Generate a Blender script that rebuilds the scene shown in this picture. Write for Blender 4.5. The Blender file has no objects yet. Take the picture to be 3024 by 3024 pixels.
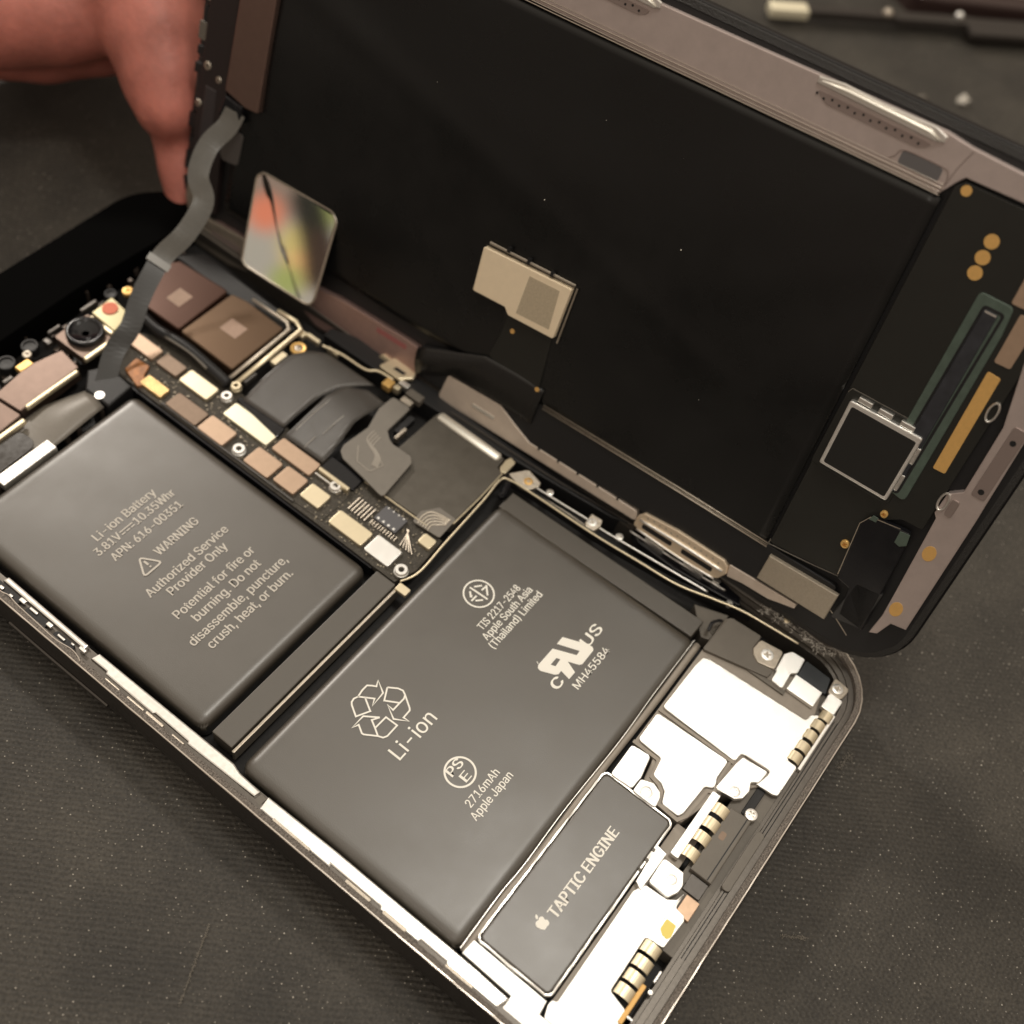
import bpy, bmesh, math, random
from mathutils import Vector, Matrix
random.seed(7)
S = bpy.context.scene
U = 0.1                      # 1 mm in Blender units (1 unit = 1 cm)
S.unit_settings.system = 'METRIC'; S.unit_settings.scale_length = 0.01

# ------------------------------------------------------------------ camera
cam = bpy.data.cameras.new('camera'); camo = bpy.data.objects.new('camera', cam)
S.collection.objects.link(camo); S.camera = camo
cam.sensor_width = 36; cam.sensor_height = 36; cam.lens = 41.667
cam.clip_start = 0.1; cam.clip_end = 2000
Rb = Matrix(((0.59860638, -0.79009186, 0.13200478), (-0.61439367, -0.55855867, -0.55722458), (0.51399497, 0.25245530, -0.81980211)))
right = Rb[0]; down = Rb[1]; fwd = Rb[2]         # camera axes seen from the phone's frame
M = Matrix((right, -down, -fwd)).transposed().to_4x4()
M.translation = Vector((-32.1276, 12.6016, 141.98)) * U
camo.matrix_world = M
cam.dof.use_dof = True; cam.dof.focus_distance = 15.2; cam.dof.aperture_fstop = 0.17

# ------------------------------------------------------------------ world, lamps, exposure
W = bpy.data.worlds.new('World'); S.world = W; W.use_nodes = True
nt = W.node_tree; nt.nodes.clear()
def N(t, k, **kw):
    n = t.nodes.new(k)
    for a, b in kw.items(): setattr(n, a, b)
    return n
out = N(nt, 'ShaderNodeOutputWorld'); bg = N(nt, 'ShaderNodeBackground'); nt.links.new(bg.outputs[0], out.inputs[0])
tc = N(nt, 'ShaderNodeTexCoord')
# a dim warm room: darker low down, softly brighter ceiling, small colour patches added for the mirror tab to reflect
sep = N(nt, 'ShaderNodeSeparateXYZ'); nt.links.new(tc.outputs['Generated'], sep.inputs[0])
ramp = N(nt, 'ShaderNodeValToRGB'); nt.links.new(sep.outputs[2], ramp.inputs[0])
cr = ramp.color_ramp; cr.elements[0].position = 0.0; cr.elements[0].color = (.085, .066, .052, 1)
cr.elements[1].position = 1.0; cr.elements[1].color = (.33, .295, .245, 1)
e = cr.elements.new(.3); e.color = (.12, .096, .076, 1)
e = cr.elements.new(.7); e.color = (.22, .187, .15, 1)
last = ramp.outputs[0]
def blob(direction, lo, hi, col):
    global last
    d = Vector(direction).normalized()
    dot = N(nt, 'ShaderNodeVectorMath', operation='DOT_PRODUCT'); dot.inputs[1].default_value = d
    nt.links.new(tc.outputs['Generated'], dot.inputs[0])
    mr = N(nt, 'ShaderNodeMapRange', interpolation_type='SMOOTHSTEP'); mr.inputs[1].default_value = lo; mr.inputs[2].default_value = hi
    nt.links.new(dot.outputs['Value'], mr.inputs[0])
    mx = N(nt, 'ShaderNodeMix', data_type='RGBA'); nt.links.new(mr.outputs[0], mx.inputs[0])
    nt.links.new(last, mx.inputs[6]); mx.inputs[7].default_value = (*col, 1); last = mx.outputs[2]
blob((-.819, .564, .104), .990, .9985, (.155, .14, .12))
blob((-.795, .592, .132), .9993, .9999, (.10, .075, .06))
blob((-.802, .587, .110), .99982, .99996, (.26, .085, .05))
blob((-.824, .556, .108), .99975, .99992, (.22, .18, .07))
blob((-.831, .548, .093), .99985, .99996, (.30, .175, .075))
blob((-.832, .552, .079), .99985, .99996, (.13, .145, .05))
blob((-.820, .555, .140), .99988, .99996, (.12, .13, .045))
blob((-.837, .536, .112), .9998, .99994, (.09, .055, .045))
for q in range(6): blob((-.811-.017*q/5, .570-.021*q/5, .139-.020*q/5), .99988, .99996, (.010, .010, .008))
for q in range(5): blob((-.829-.013*q/5, .549-.019*q/5, .118-.024*q/5), .99988, .99996, (.02, .013, .010))
blob((-.812, .581, .078), .9998, .99992, (.15, .14, .12))
nt.links.new(last, bg.inputs[0]); bg.inputs[1].default_value = 1.0

def area(name, loc, aim, size, power, col):
    l = bpy.data.lights.new(name, 'AREA'); l.shape = 'DISK'; l.size = size; l.energy = power; l.color = col
    o = bpy.data.objects.new(name, l); S.collection.objects.link(o); o.location = Vector(loc) * U
    d = Vector(aim) * U - o.location; o.rotation_euler = d.to_track_quat('-Z', 'Y').to_euler(); return o
area('bench_lamp', (88, 22, 300), (40, 30, 0), 5.5, 860, (1.0, .95, .86))
area('back_lamp', (240, 500, 360), (120, 130, 0), 4.5, 4600, (1.0, .92, .82))
area('fill_light', (-260, -60, 420), (80, 60, 30), 16.0, 560, (1.0, .91, .83))  # added fill, brightens the inner side of the display
S.view_settings.view_transform = 'Standard'; S.view_settings.look = 'None'
S.view_settings.exposure = 1.5; S.view_settings.gamma = 1.0
S.view_settings.use_curve_mapping = False
S.cycles.max_bounces = 8

# ------------------------------------------------------------------ measured outlines (mm, in each assembly's own frame)
BODY={
'cellA':[(35.0,111.5),(36.1,71.3),(35.6,66.2),(27.4,66.0),(5.3,65.3),(4.8,74.1),(5.8,105.0),(12.0,112.4)],
'bar':[(36.0,65.1),(36.7,61.6),(5.2,61.3),(5.1,64.6)],
'cellB':[(5.1,58.7),(55.7,58.8),(57.4,27.1),(57.7,24.7),(53.4,24.4),(27.7,24.0),(4.0,24.4),(4.8,43.4)],
'flap':[(60.4,58.8),(56.9,58.9),(58.2,25.0),(61.5,24.8)],
'taptic':[(32.9,23.0),(33.2,12.5),(6.7,13.1),(6.5,22.9)],
'tapflex':[(29.7,12.4),(24.1,12.0),(23.5,10.9),(29.5,10.8)],
'plate1':[(54.4,22.1),(56.1,21.9),(56.5,21.0),(57.4,5.9),(58.6,5.7),(59.4,4.7),(58.4,4.7),(50.7,5.1),(50.6,3.4),(47.1,3.5),(45.4,3.5),(45.1,4.1),(44.9,6.7),(45.2,6.5),(47.8,5.9),(47.5,9.6),(47.3,10.3),(45.8,10.4),(46.0,22.2)],
'plate2':[(44.9,22.3),(45.3,11.1),(42.2,11.1),(41.6,10.8),(40.7,10.7),(40.2,11.7),(35.3,12.0),(34.5,12.3),(34.5,14.9),(36.1,15.5),(36.8,16.5),(37.0,17.9),(39.5,18.3),(39.7,18.6),(39.9,22.2)],
'spkbody':[(57.5,22.7),(58.8,22.6),(64.0,22.7),(64.6,22.0),(64.8,17.2),(62.5,17.2),(61.3,13.1),(59.5,5.3),(57.6,5.9),(45.0,22.4),(40.0,22.2),(39.2,22.4),(51.3,27.0)],
'brA':[(45.5,10.2),(46.9,9.9),(46.9,9.4),(47.3,6.2),(45.2,6.4),(44.5,7.3),(43.3,6.8),(41.9,7.0),(41.1,7.8),(40.7,10.6)],
'brB':[(38.7,22.4),(39.0,19.9),(38.7,19.5),(35.7,18.9),(33.6,19.0),(33.4,22.3)],
'brC':[(35.5,18.8),(36.1,17.2),(35.6,15.9),(35.0,15.5),(33.4,15.2),(33.4,18.8)],
'gplate':[(63.7,22.5),(64.2,22.0),(64.5,17.2),(62.1,17.2),(61.4,16.7),(60.7,15.6),(60.9,13.1),(59.4,13.3),(57.1,22.7)],
'brD':[(63.8,17.0),(64.3,13.5),(61.0,13.1),(60.4,15.6),(61.1,16.7),(62.0,17.2)],
'brE':[(65.1,12.6),(65.3,10.5),(62.6,10.3),(62.0,11.0),(59.1,10.8),(59.2,12.7),(60.9,12.8),(61.0,13.0),(64.0,13.3)],
'blkF':[(62.2,10.4),(62.5,6.2),(59.7,6.1),(59.4,10.5)],
'brG':[(65.7,5.8),(65.4,3.5),(64.9,3.3),(63.2,3.5),(62.9,5.6)],
'blkH':[(63.1,5.4),(62.9,3.2),(60.9,3.3),(60.3,5.3)],
'screws':[(42.0,8.3),(34.4,17.3),(62.3,15.1),(64.2,4.8),(40.8,5.0),(27.0,8.4),(63.4,58.0),(64.4,54.9),(63.8,46.5),(65.0,42.7),(66.1,24.0),(59.2,100.1)],
'springs':[(59.6,3.8),(57.7,4.3),(55.7,4.3),(53.6,4.4),(51.6,4.4)],
'springs2':[(38.6,8.5),(36.4,8.6),(34.0,8.5),(33.7,8.5),(31.2,8.7)],
'springs3':[(18.4,6.0),(16.4,5.9),(14.4,5.7),(12.4,5.9)],
'port':[(40.0,7.7),(40.3,4.8),(29.8,4.7),(29.8,7.6)],
'brI':[(28.7,10.8),(28.7,7.9),(27.3,7.1),(26.2,7.1),(24.8,7.8),(24.9,10.7)],
'yellow':[(22.8,6.5),(22.8,5.1),(21.2,4.9),(20.7,5.2),(20.8,5.9),(21.3,6.5)],
'bigflex':[(23.0,11.6),(24.6,10.8),(24.8,7.8),(25.5,6.8),(27.1,6.4),(24.6,6.3),(24.5,5.0),(23.9,4.6),(19.3,4.9),(16.9,5.9),(11.8,6.6),(8.2,5.5),(5.7,12.2)],
'rimplate':[(38.8,3.3),(39.5,3.0),(39.6,2.1),(30.3,2.2),(30.2,3.2)],
'strip1':[(2.7,100.4),(3.5,100.2),(3.3,85.0),(2.9,85.0)],
'strip2':[(2.3,83.5),(3.4,83.0),(3.7,59.8),(3.3,58.2),(3.1,54.5),(1.8,54.7)],
'strip3':[(1.6,53.3),(3.4,53.0),(3.6,42.3),(1.3,40.2)],
'rimw':[(-0.1,97.5),(0.1,91.1),(-0.1,81.3),(0.2,94.5),(1.0,93.3)],
'rimin':[(1.0,98.9),(1.2,93.6),(0.8,85.5),(1.3,81.2),(1.1,71.2),(1.0,65.1)],
'rimend':[(56.4,0.5),(54.8,1.7),(62.7,-0.0),(50.1,3.5),(36.1,1.0),(20.6,1.4),(56.8,0.1)],
'board':[(37.6,116.4),(37.2,108.3),(38.2,93.0),(37.9,86.8),(38.2,82.6),(37.6,76.0),(37.6,66.6),(37.0,61.8),(40.6,60.5),(47.0,60.8),(46.6,67.8),(47.6,77.1),(46.7,83.6),(46.7,103.3),(46.7,117.2),(45.0,121.3)],
'c1':[(44.7,120.8),(44.7,115.0),(42.7,114.4),(41.8,119.3)],
'c2':[(44.7,114.6),(45.1,110.1),(42.5,109.7),(42.5,113.8)],
'c3':[(45.0,109.4),(45.3,103.5),(42.5,103.3),(42.3,109.2)],
'c4':[(38.2,113.0),(40.1,113.0),(40.3,108.5),(38.1,108.6)],
'c5':[(40.3,107.3),(40.9,101.1),(37.8,100.7),(37.8,107.5)],
'c6':[(40.6,100.8),(41.2,95.9),(37.8,95.5),(37.9,100.6)],
'c7':[(45.1,99.7),(45.1,90.9),(42.4,91.1),(42.0,99.9),(44.9,100.0)],
'c8':[(41.4,91.5),(41.4,86.9),(38.3,86.8),(37.9,91.7)],
'c9':[(44.9,90.1),(45.0,82.7),(42.6,82.7),(42.3,90.3)],
'c10':[(41.6,86.3),(41.7,82.2),(38.8,82.0),(38.2,86.0)],
'c11':[(41.7,81.4),(41.8,77.9),(39.3,77.8),(39.0,81.3)],
'c12':[(40.9,75.3),(41.1,69.1),(38.4,69.2),(38.4,75.4)],
'c13':[(41.3,68.5),(41.4,64.1),(38.2,64.0),(38.4,68.6)],
'c14':[(46.0,63.7),(46.1,61.4),(44.3,61.7),(44.4,63.8)],
'conn':[(46.0,71.0),(46.2,67.0),(43.3,67.0),(43.1,71.0)],
'posts':[(44.8,101.6),(39.1,93.5),(43.6,78.4),(39.0,62.1)],
'modem':[(64.0,76.5),(64.7,63.6),(61.4,63.3),(50.4,62.1),(47.5,66.9),(47.2,72.0),(56.0,76.4)],
'mstrip':[(64.4,75.9),(65.0,63.9),(64.2,63.4),(63.7,63.7),(63.4,75.8)],
'flexA':[(46.7,91.6),(57.7,90.5),(61.5,87.0),(61.6,97.1),(59.6,98.9),(56.8,100.2),(46.2,99.7)],
'flexB':[(45.4,89.3),(56.0,90.6),(58.7,90.0),(59.9,86.5),(58.2,83.3),(55.0,84.4),(45.9,82.8),(45.1,82.8)],
'flexC':[(60.1,83.2),(61.3,82.5),(61.6,80.4),(61.4,79.5),(54.9,78.1),(54.5,77.1),(54.7,73.7),(53.8,72.8),(46.2,71.7),(47.6,80.8),(48.2,81.7),(49.6,82.2),(54.5,81.8),(58.4,83.1)],
'camcover1':[(58.9,126.3),(60.4,116.5),(49.4,115.9),(48.8,122.2),(57.4,128.1)],
'camcover2':[(60.1,116.2),(61.0,112.8),(61.2,104.5),(48.9,104.3),(49.0,115.8)],
'camrail':[(61.9,107.7),(62.9,103.9),(61.7,102.5),(47.9,101.5),(48.4,104.5),(59.9,104.3)],
'mark':[(55.6,122.3),(55.7,119.3),(52.0,119.0),(52.2,121.7),(56.4,111.8),(56.6,108.4),(53.7,108.2),(52.9,111.7),(86.6,126.3)],
'rightlens':[(38.9,125.8),(42.1,127.7),(46.4,128.4),(45.8,124.4),(42.0,122.3),(35.2,126.5),(41.2,121.9),(35.2,121.5),(33.1,120.7),(23.7,120.6),(23.3,124.6)],
'cable':[(81.5,137.7),(82.1,134.0),(65.3,123.1),(53.0,119.3),(52.9,120.9),(62.3,126.6)],
'cableA':[(59.4,131.4),(59.6,126.8),(56.5,127.6)],
'leftflex':[(18.1,119.9),(21.8,114.0),(30.1,113.2),(31.1,116.5),(29.7,120.9),(21.0,120.0),(19.3,121.4)],
'whitecomb':[(13.8,114.6),(22.0,114.4),(22.0,112.2),(13.3,112.1)],
'rail':[(61.1,60.2),(62.3,54.2),(62.2,45.1),(62.8,37.3),(63.4,31.1)],
'rail2':[(63.5,55.6),(64.0,47.6),(63.9,44.3),(64.5,38.4),(64.8,31.9),(65.2,25.3),(66.2,21.4),(66.4,16.6)],
'railbody':[(67.2,41.9),(67.8,33.9),(68.4,27.1),(67.9,22.6),(66.4,22.0),(66.2,38.9)],
'hingewall':[(65.8,75.7),(65.3,64.3),(65.7,59.6),(67.1,41.9),(64.5,75.4),(68.0,22.8),(66.7,9.5),(68.0,4.1),(69.0,18.8)],
'brJ':[(62.4,61.2),(64.5,59.7),(65.1,59.2),(64.4,56.4),(63.7,56.2),(62.2,56.9),(61.7,58.2)],
'brK':[(65.1,47.5),(65.2,45.5),(63.9,45.1),(62.7,45.5),(62.5,46.9),(63.1,47.3)],
'hooks':[(63.0,102.0),(62.4,99.7),(62.8,96.7),(62.8,95.0),(63.3,89.8),(63.3,87.7),(65.3,88.7),(68.4,87.6),(65.6,83.7),(65.2,89.0),(68.3,87.3),(68.2,83.3),(65.9,84.2)],
'topflexr':[(65.5,77.2),(62.5,78.0),(66.4,84.3),(60.4,79.3),(60.3,79.0)],
'whites':[(66.8,39.0),(66.9,35.6),(66.6,38.9),(67.0,35.7),(67.0,32.3),(67.3,28.9),(67.7,27.5),(67.6,26.5)],
'ribs':[(63.5,27.6),(65.3,22.7),(60.0,22.8),(59.6,24.0)],
'reddot':[(44.8,126.7)],
}
DISP={
'frame_in_far':[(60.7,82.7),(61.2,59.4),(61.3,58.2),(62.4,23.9),(64.0,23.3),(64.5,22.7),(64.6,15.8)],
'far_out':[(67.7,61.2),(68.6,42.6),(68.9,27.3),(69.4,18.7)],
'far_metal':[(67.1,60.7),(67.6,51.2),(67.8,41.3),(68.0,26.7),(67.6,24.4),(67.4,17.4)],
'clip1':[(66.9,41.9),(67.3,27.5),(67.8,26.4),(68.3,28.3),(67.9,39.7),(66.1,40.9),(66.3,27.9)],
'clip2':[(65.1,71.2),(66.0,65.6),(66.4,64.0),(65.4,64.8)],
'far_lug':[(63.5,30.4),(64.5,29.8),(64.7,25.8),(63.7,24.9),(67.1,24.2)],
'panel_b':[(62.2,23.9),(43.5,22.8),(35.4,22.8),(10.2,22.6),(9.8,61.1),(9.1,37.3)],
'chip1':[(28.2,77.6),(29.3,62.5),(21.0,62.9),(20.5,70.7),(22.0,71.1),(21.5,71.7),(21.2,77.4),(29.1,76.8),(29.8,62.0)],
'patch':[(27.8,69.3),(28.1,64.2),(22.0,63.9),(21.6,69.6)],
'flexd':[(20.2,71.0),(20.7,63.1),(10.3,61.5),(12.4,72.3),(16.2,71.0)],
'dots':[(63.3,22.2),(59.6,16.8),(57.6,16.8),(55.7,16.7),(18.3,69.6),(12.1,62.5),(16.6,13.5),(23.2,11.7),(21.6,4.4),(12.0,4.1)],
'chip2':[(35.0,22.1),(35.3,12.2),(25.6,12.2),(25.5,21.9)],
'chip2o':[(35.4,22.8),(35.8,11.6)],
'teal_out':[(54.0,15.1),(54.1,11.0),(51.0,10.6),(26.9,10.5),(27.3,11.0),(36.6,14.6),(48.2,14.6)],
'teal_in':[(52.6,13.7),(52.7,12.2),(36.4,14.0),(36.8,11.4)],
'gold':[(46.2,9.9),(46.3,8.2),(32.4,7.9),(32.3,9.5)],
'pads':[(50.8,10.1),(50.6,7.8),(47.7,7.9),(47.6,9.9),(54.6,11.7),(58.4,12.2),(54.5,10.4)],
'endframe':[(49.2,7.1),(41.1,5.0),(31.4,4.6),(30.3,5.9),(26.9,6.3),(26.6,5.9),(14.0,5.2),(9.9,5.0),(6.5,5.1),(9.6,3.7),(10.2,1.7),(28.6,2.2),(30.9,2.1),(41.3,2.6)],
'endglass':[(36.9,0.4),(27.0,-0.2),(18.1,-0.8),(13.0,0.0),(6.0,0.5)],
'block':[(22.4,12.6),(22.8,7.8),(21.1,7.4),(20.4,8.8),(11.5,12.4),(20.7,13.5)],
'tape':[(8.8,21.8),(9.2,11.2),(5.0,11.2),(4.6,21.9)],
'tape2':[(12.5,10.0),(13.0,6.4),(6.6,6.6),(5.7,10.7)],
'nearmetal':[(5.5,77.8),(6.0,67.8),(4.5,64.9),(3.0,61.4),(2.9,41.8),(1.9,40.8),(1.1,67.1),(0.9,77.8),(1.9,78.9)],
'nearslot':[(3.3,72.2),(3.3,68.5)],
'nearclip':[(3.6,40.5),(4.1,34.9),(4.0,26.3),(2.7,25.8),(1.0,26.3),(-0.2,31.7),(0.5,41.6),(2.2,41.0)],
'slots':[(1.5,40.2),(1.6,34.8),(1.6,33.3),(1.8,27.9)],
'blocks':[(-0.8,38.9),(-0.9,35.7),(-1.1,39.0),(-0.8,35.7),(-0.9,32.3),(-0.9,28.9),(-0.6,27.1)],
'nearmetal2':[(3.6,26.2),(3.7,19.2),(2.1,19.3),(2.1,23.4),(1.7,25.8),(3.6,19.2),(4.1,15.4),(3.3,15.4),(3.0,17.1),(2.2,19.2)],
'silver':[(10.1,61.3),(9.7,60.9),(10.3,37.6),(9.7,36.0),(10.1,23.0),(11.5,12.5)],
'pinkmetal':[(6.6,130.1),(7.2,120.8),(6.5,105.1),(7.1,100.9),(7.4,86.4),(0.1,99.2),(6.7,84.1),(2.2,83.5),(0.0,90.6),(0.1,99.2),(-0.4,106.0),(2.1,105.7),(2.0,119.8),(1.1,123.7),(1.5,132.0)],
'mirror':[(20.3,119.0),(20.9,103.4),(19.5,103.3),(4.1,104.1),(3.6,119.1),(11.3,119.8)],
'topmetal':[(43.2,128.1),(46.0,121.0),(28.6,121.9),(28.2,123.3),(29.0,128.7)],
'topblack':[(39.8,136.8),(38.6,134.7),(36.7,135.9),(34.3,136.3),(32.4,136.4),(28.8,136.0),(28.1,135.3),(23.0,135.3),(14.3,136.2),(8.3,138.0),(1.8,139.2)],
'topconn':[(28.4,128.2),(28.5,126.0),(27.0,124.8),(25.2,125.0),(25.1,129.2)],
'flap':[(23.5,125.1),(18.2,125.1),(17.8,128.4),(23.3,125.7)],
'slope':[(7.3,83.8),(12.3,72.4),(12.3,62.3),(9.6,61.0),(5.8,77.4),(2.4,82.7)],
}
MARK={
'rec1':[(20.56,54.08),(21.61,54.27),(22.53,54.25),(22.91,53.76),(23.23,53.22),(24.05,53.65),(23.08,51.95),(20.73,51.79),(21.74,52.26),(20.56,54.08),(19.98,54.3),(19.45,54.2),(19.12,53.87),(18.27,52.44),(20.04,51.52),(21.04,53.28)],
'rec2':[(24.06,52.06),(24.87,50.87),(25.04,50.2),(24.75,49.59),(24.23,49.36),(23.41,49.39),(22.35,51.13),(24.06,52.06)],
'rec2b':[(24.7,49.52),(23.69,47.93),(23.43,47.71),(22.14,47.68),(22.22,46.78),(21.16,48.53),(22.19,50.45),(22.08,49.39),(23.41,49.39)],
'rec3':[(20.17,50.02),(19.23,50.57),(18.66,49.52),(18.06,48.52)],
'rec3b':[(20.17,50.02),(18.92,51.75),(16.76,51.79),(17.65,51.41),(17.02,50.33),(17.05,50.04),(18.06,48.52),(18.32,47.87),(18.84,47.6),(20.78,47.6),(20.72,49.44),(18.75,49.51)],
'ul':[(45.6,38.78),(47.07,35.27),(47.12,34.65),(46.74,34.31),(44.01,34.25),(43.62,34.53),(43.01,36.02),(42.35,34.32),(40.97,34.33),(41.26,35.9),(40.65,35.85),(40.22,36.19),(39.39,38.06),(39.5,38.58),(39.96,38.81),(43.23,38.77),(44.62,35.64),(45.41,35.72),(44.21,38.76)],
'ulh':[(42.4,37.53),(42.61,37.0),(41.32,36.87),(41.07,37.53)],
'tick':[(40.23,39.25),(40.05,38.92)],
'c_':[(39.33,35.54),(39.3,34.72)],
'tis1':[(43.27,53.35),(43.42,50.25)],
'tis2':[(41.7,51.81),(42.82,51.78)],
'tis3':[(42.79,52.92),(42.09,52.21)],
'tis4':[(42.09,52.21),(42.48,52.35)],
'tis5':[(43.74,52.95),(44.64,52.22)],
'tis6':[(45.11,51.81),(43.89,50.65)],
'tis7':[(43.99,51.79),(44.84,51.72)],
'tis8':[(42.1,51.41),(42.89,50.68)],
'app':[(13.28,18.56),(13.25,18.31),(13.14,18.03),(13.36,17.82),(13.27,17.52),(13.06,17.31),(12.63,17.38),(12.21,17.31),(11.96,17.73),(11.82,18.25),(11.94,18.57),(12.23,18.74),(12.65,18.63),(12.89,18.75)],
'leaf':[(12.96,19.28),(13.02,19.14),(12.91,18.89),(12.61,18.74),(12.53,18.9),(12.68,19.17)],
'tricirc':[(16.8,90.24),(18.5,87.5),(15.12,87.6)],
'excl':[(16.95,88.72),(16.71,88.03)],
}

# ------------------------------------------------------------------ materials
MATS = {}
def mat(name, col, rough=.5, metal=0., spec=.5, noise=0, nscale=8, bump=0, bscale=40, coat=0, sss=0, aniso=0, rvar=0):
    if name in MATS: return MATS[name]
    m = bpy.data.materials.new(name); m.use_nodes = True; t = m.node_tree; b = t.nodes['Principled BSDF']
    b.inputs['Base Color'].default_value = (*col, 1); b.inputs['Roughness'].default_value = rough
    b.inputs['Metallic'].default_value = metal; b.inputs['Specular IOR Level'].default_value = spec
    b.inputs['Coat Weight'].default_value = coat; b.inputs['Coat Roughness'].default_value = .15
    if aniso: b.inputs['Anisotropic'].default_value = aniso
    tcn = N(t, 'ShaderNodeTexCoord')
    if sss:
        b.inputs['Subsurface Weight'].default_value = sss; b.inputs['Subsurface Radius'].default_value = (.25, .08, .04)
    if noise or rvar:
        n = N(t, 'ShaderNodeTexNoise'); n.inputs['Scale'].default_value = nscale; n.inputs['Detail'].default_value = 6
        n.inputs['Roughness'].default_value = .65
        t.links.new(tcn.outputs['Object'], n.inputs['Vector'])
        if noise:
            mr = N(t, 'ShaderNodeMapRange'); mr.inputs[1].default_value = .3; mr.inputs[2].default_value = .7
            mr.inputs[3].default_value = 1 - noise; mr.inputs[4].default_value = 1 + noise
            t.links.new(n.outputs[0], mr.inputs[0])
            mu = N(t, 'ShaderNodeVectorMath', operation='SCALE'); mu.inputs[0].default_value = col
            t.links.new(mr.outputs[0], mu.inputs['Scale']); t.links.new(mu.outputs[0], b.inputs['Base Color'])
        if rvar:
            m2 = N(t, 'ShaderNodeMapRange'); m2.inputs[1].default_value = .3; m2.inputs[2].default_value = .7
            m2.inputs[3].default_value = max(rough - rvar, .02); m2.inputs[4].default_value = rough + rvar
            t.links.new(n.outputs[0], m2.inputs[0]); t.links.new(m2.outputs[0], b.inputs['Roughness'])
    if bump:
        n2 = N(t, 'ShaderNodeTexNoise'); n2.inputs['Scale'].default_value = bscale; n2.inputs['Detail'].default_value = 4
        t.links.new(tcn.outputs['Object'], n2.inputs['Vector'])
        bp = N(t, 'ShaderNodeBump'); bp.inputs['Strength'].default_value = bump; bp.inputs['Distance'].default_value = .02
        t.links.new(n2.outputs[0], bp.inputs['Height']); t.links.new(bp.outputs[0], b.inputs['Normal'])
    MATS[name] = m; return m

wrap = mat('battery wrap', (.058, .050, .0395), .42, 0, .9, noise=.07, nscale=2.2, bump=.14, bscale=70, rvar=.05, coat=.8)
wrap.node_tree.nodes['Principled BSDF'].inputs['Coat Roughness'].default_value = .33
wrap_edge = mat('folded battery film', (.070, .061, .049), .42, 0, .9, bump=.1, bscale=80)
ink = mat('pale grey ink', (.60, .565, .51), .6)
ink_bright = mat('etched pale ink', (.90, .88, .81), .55)
black = mat('black plastic', (.012, .012, .013), .45, 0, .4, bump=.15, bscale=60)
black_gloss = mat('gloss black', (.008, .008, .01), .18, 0, .5, rvar=.06, nscale=5)
dark_floor = mat('dark housing floor', (.02, .019, .019), .55, .3, .4, noise=.3, nscale=20)
housing = mat('space grey aluminium', (.10, .092, .085), .38, .8, .5, rvar=.08, nscale=20)
rim_edge = mat('bright bevel edge', (.62, .56, .50), .28, 1)
gasket = mat('adhesive residue rim', (.19, .168, .148), .5, .5, .5, noise=.75, nscale=45, bump=.9, bscale=70)
ledge = mat('bead blasted ledge', (.135, .122, .108), .42, .75, .5, noise=.12, nscale=25)
steel = mat('polished steel', (.90, .88, .84), .36, 1, .5, rvar=.06, nscale=15)
white_steel = mat('bright nickel plate', (.95, .94, .91), .42, 1, .5, rvar=.04, nscale=6)
brushed = mat('warm brushed steel', (.55, .49, .41), .38, .9, .5, noise=.12, nscale=12)
greyplastic = mat('grey satin plastic', (.145, .13, .11), .5, .15, .5, noise=.06, nscale=4, bump=.08)
beige = mat('beige moulded housing', (.30, .265, .225), .5, .25, .5, noise=.08, nscale=6)
can_pink = mat('pink toned metal', (.50, .36, .26), .42, .6, .5, noise=.05, nscale=9)  # on the cans: pinkish reflection of one shared metal, put into the colour
can_brown = mat('brown toned metal', (.23, .165, .12), .45, .5, .5, noise=.08, nscale=9)  # on the cans: dim reflection of that same metal, put into the colour
can_cream = mat('cream toned metal', (.80, .70, .50), .38, .75, .5, noise=.04, nscale=6)  # on the cans: bright reflection of that same metal, put into the colour
can_gold = mat('gold flux shield', (.80, .56, .26), .35, .8, .5, noise=.35, nscale=30, bump=.6, bscale=40)
board_m = mat('populated board', (.07, .062, .05), .5, .3, .5, noise=.8, nscale=60, bump=1, bscale=60)
solder = mat('solder', (.42, .37, .29), .45, .7)
gold = mat('gold contact', (.80, .50, .17), .38, .55, .5, noise=.06, nscale=12)
def add_lines(m, axis, scale, dist=.006, strength=.5):
    t = m.node_tree; b = t.nodes['Principled BSDF']; tcn = N(t, 'ShaderNodeTexCoord'); w = N(t, 'ShaderNodeTexWave', bands_direction=axis)
    w.inputs['Scale'].default_value = scale; w.inputs['Distortion'].default_value = .35; w.inputs['Detail Scale'].default_value = .6
    t.links.new(tcn.outputs['Object'], w.inputs['Vector']); bp = N(t, 'ShaderNodeBump'); bp.inputs['Strength'].default_value = strength; bp.inputs['Distance'].default_value = dist
    t.links.new(w.outputs['Fac'], bp.inputs['Height'])
    if b.inputs['Normal'].links: t.links.new(b.inputs['Normal'].links[0].from_socket, bp.inputs['Normal'])
    t.links.new(bp.outputs[0], b.inputs['Normal'])
flex = mat('dark flex film', (.062, .056, .05), .34, 0, .6, bump=.05, bscale=15, rvar=.06, nscale=4)
flex_grey = mat('grey flex film', (.185, .168, .145), .42, .1, .6, noise=.05, nscale=6, bump=.08, bscale=20)
add_lines(flex, 'Y', 9, .01, .6)
ribbon_m = mat('ribbon cable film', (.085, .078, .066), .36, 0, .5, noise=.1, nscale=6)
modem_m = mat('grey graphite shield', (.115, .104, .088), .36, .35, .5, noise=.07, nscale=5, rvar=.05)
maroon = mat('dark mirror camera cover', (.075, .036, .025), .25, .6, .5)
maroon2 = mat('bronze mirror camera cover', (.14, .088, .054), .28, .65, .5)
etch = mat('pale etched square', (.36, .25, .19), .6, .2, noise=.12, nscale=25)
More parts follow.
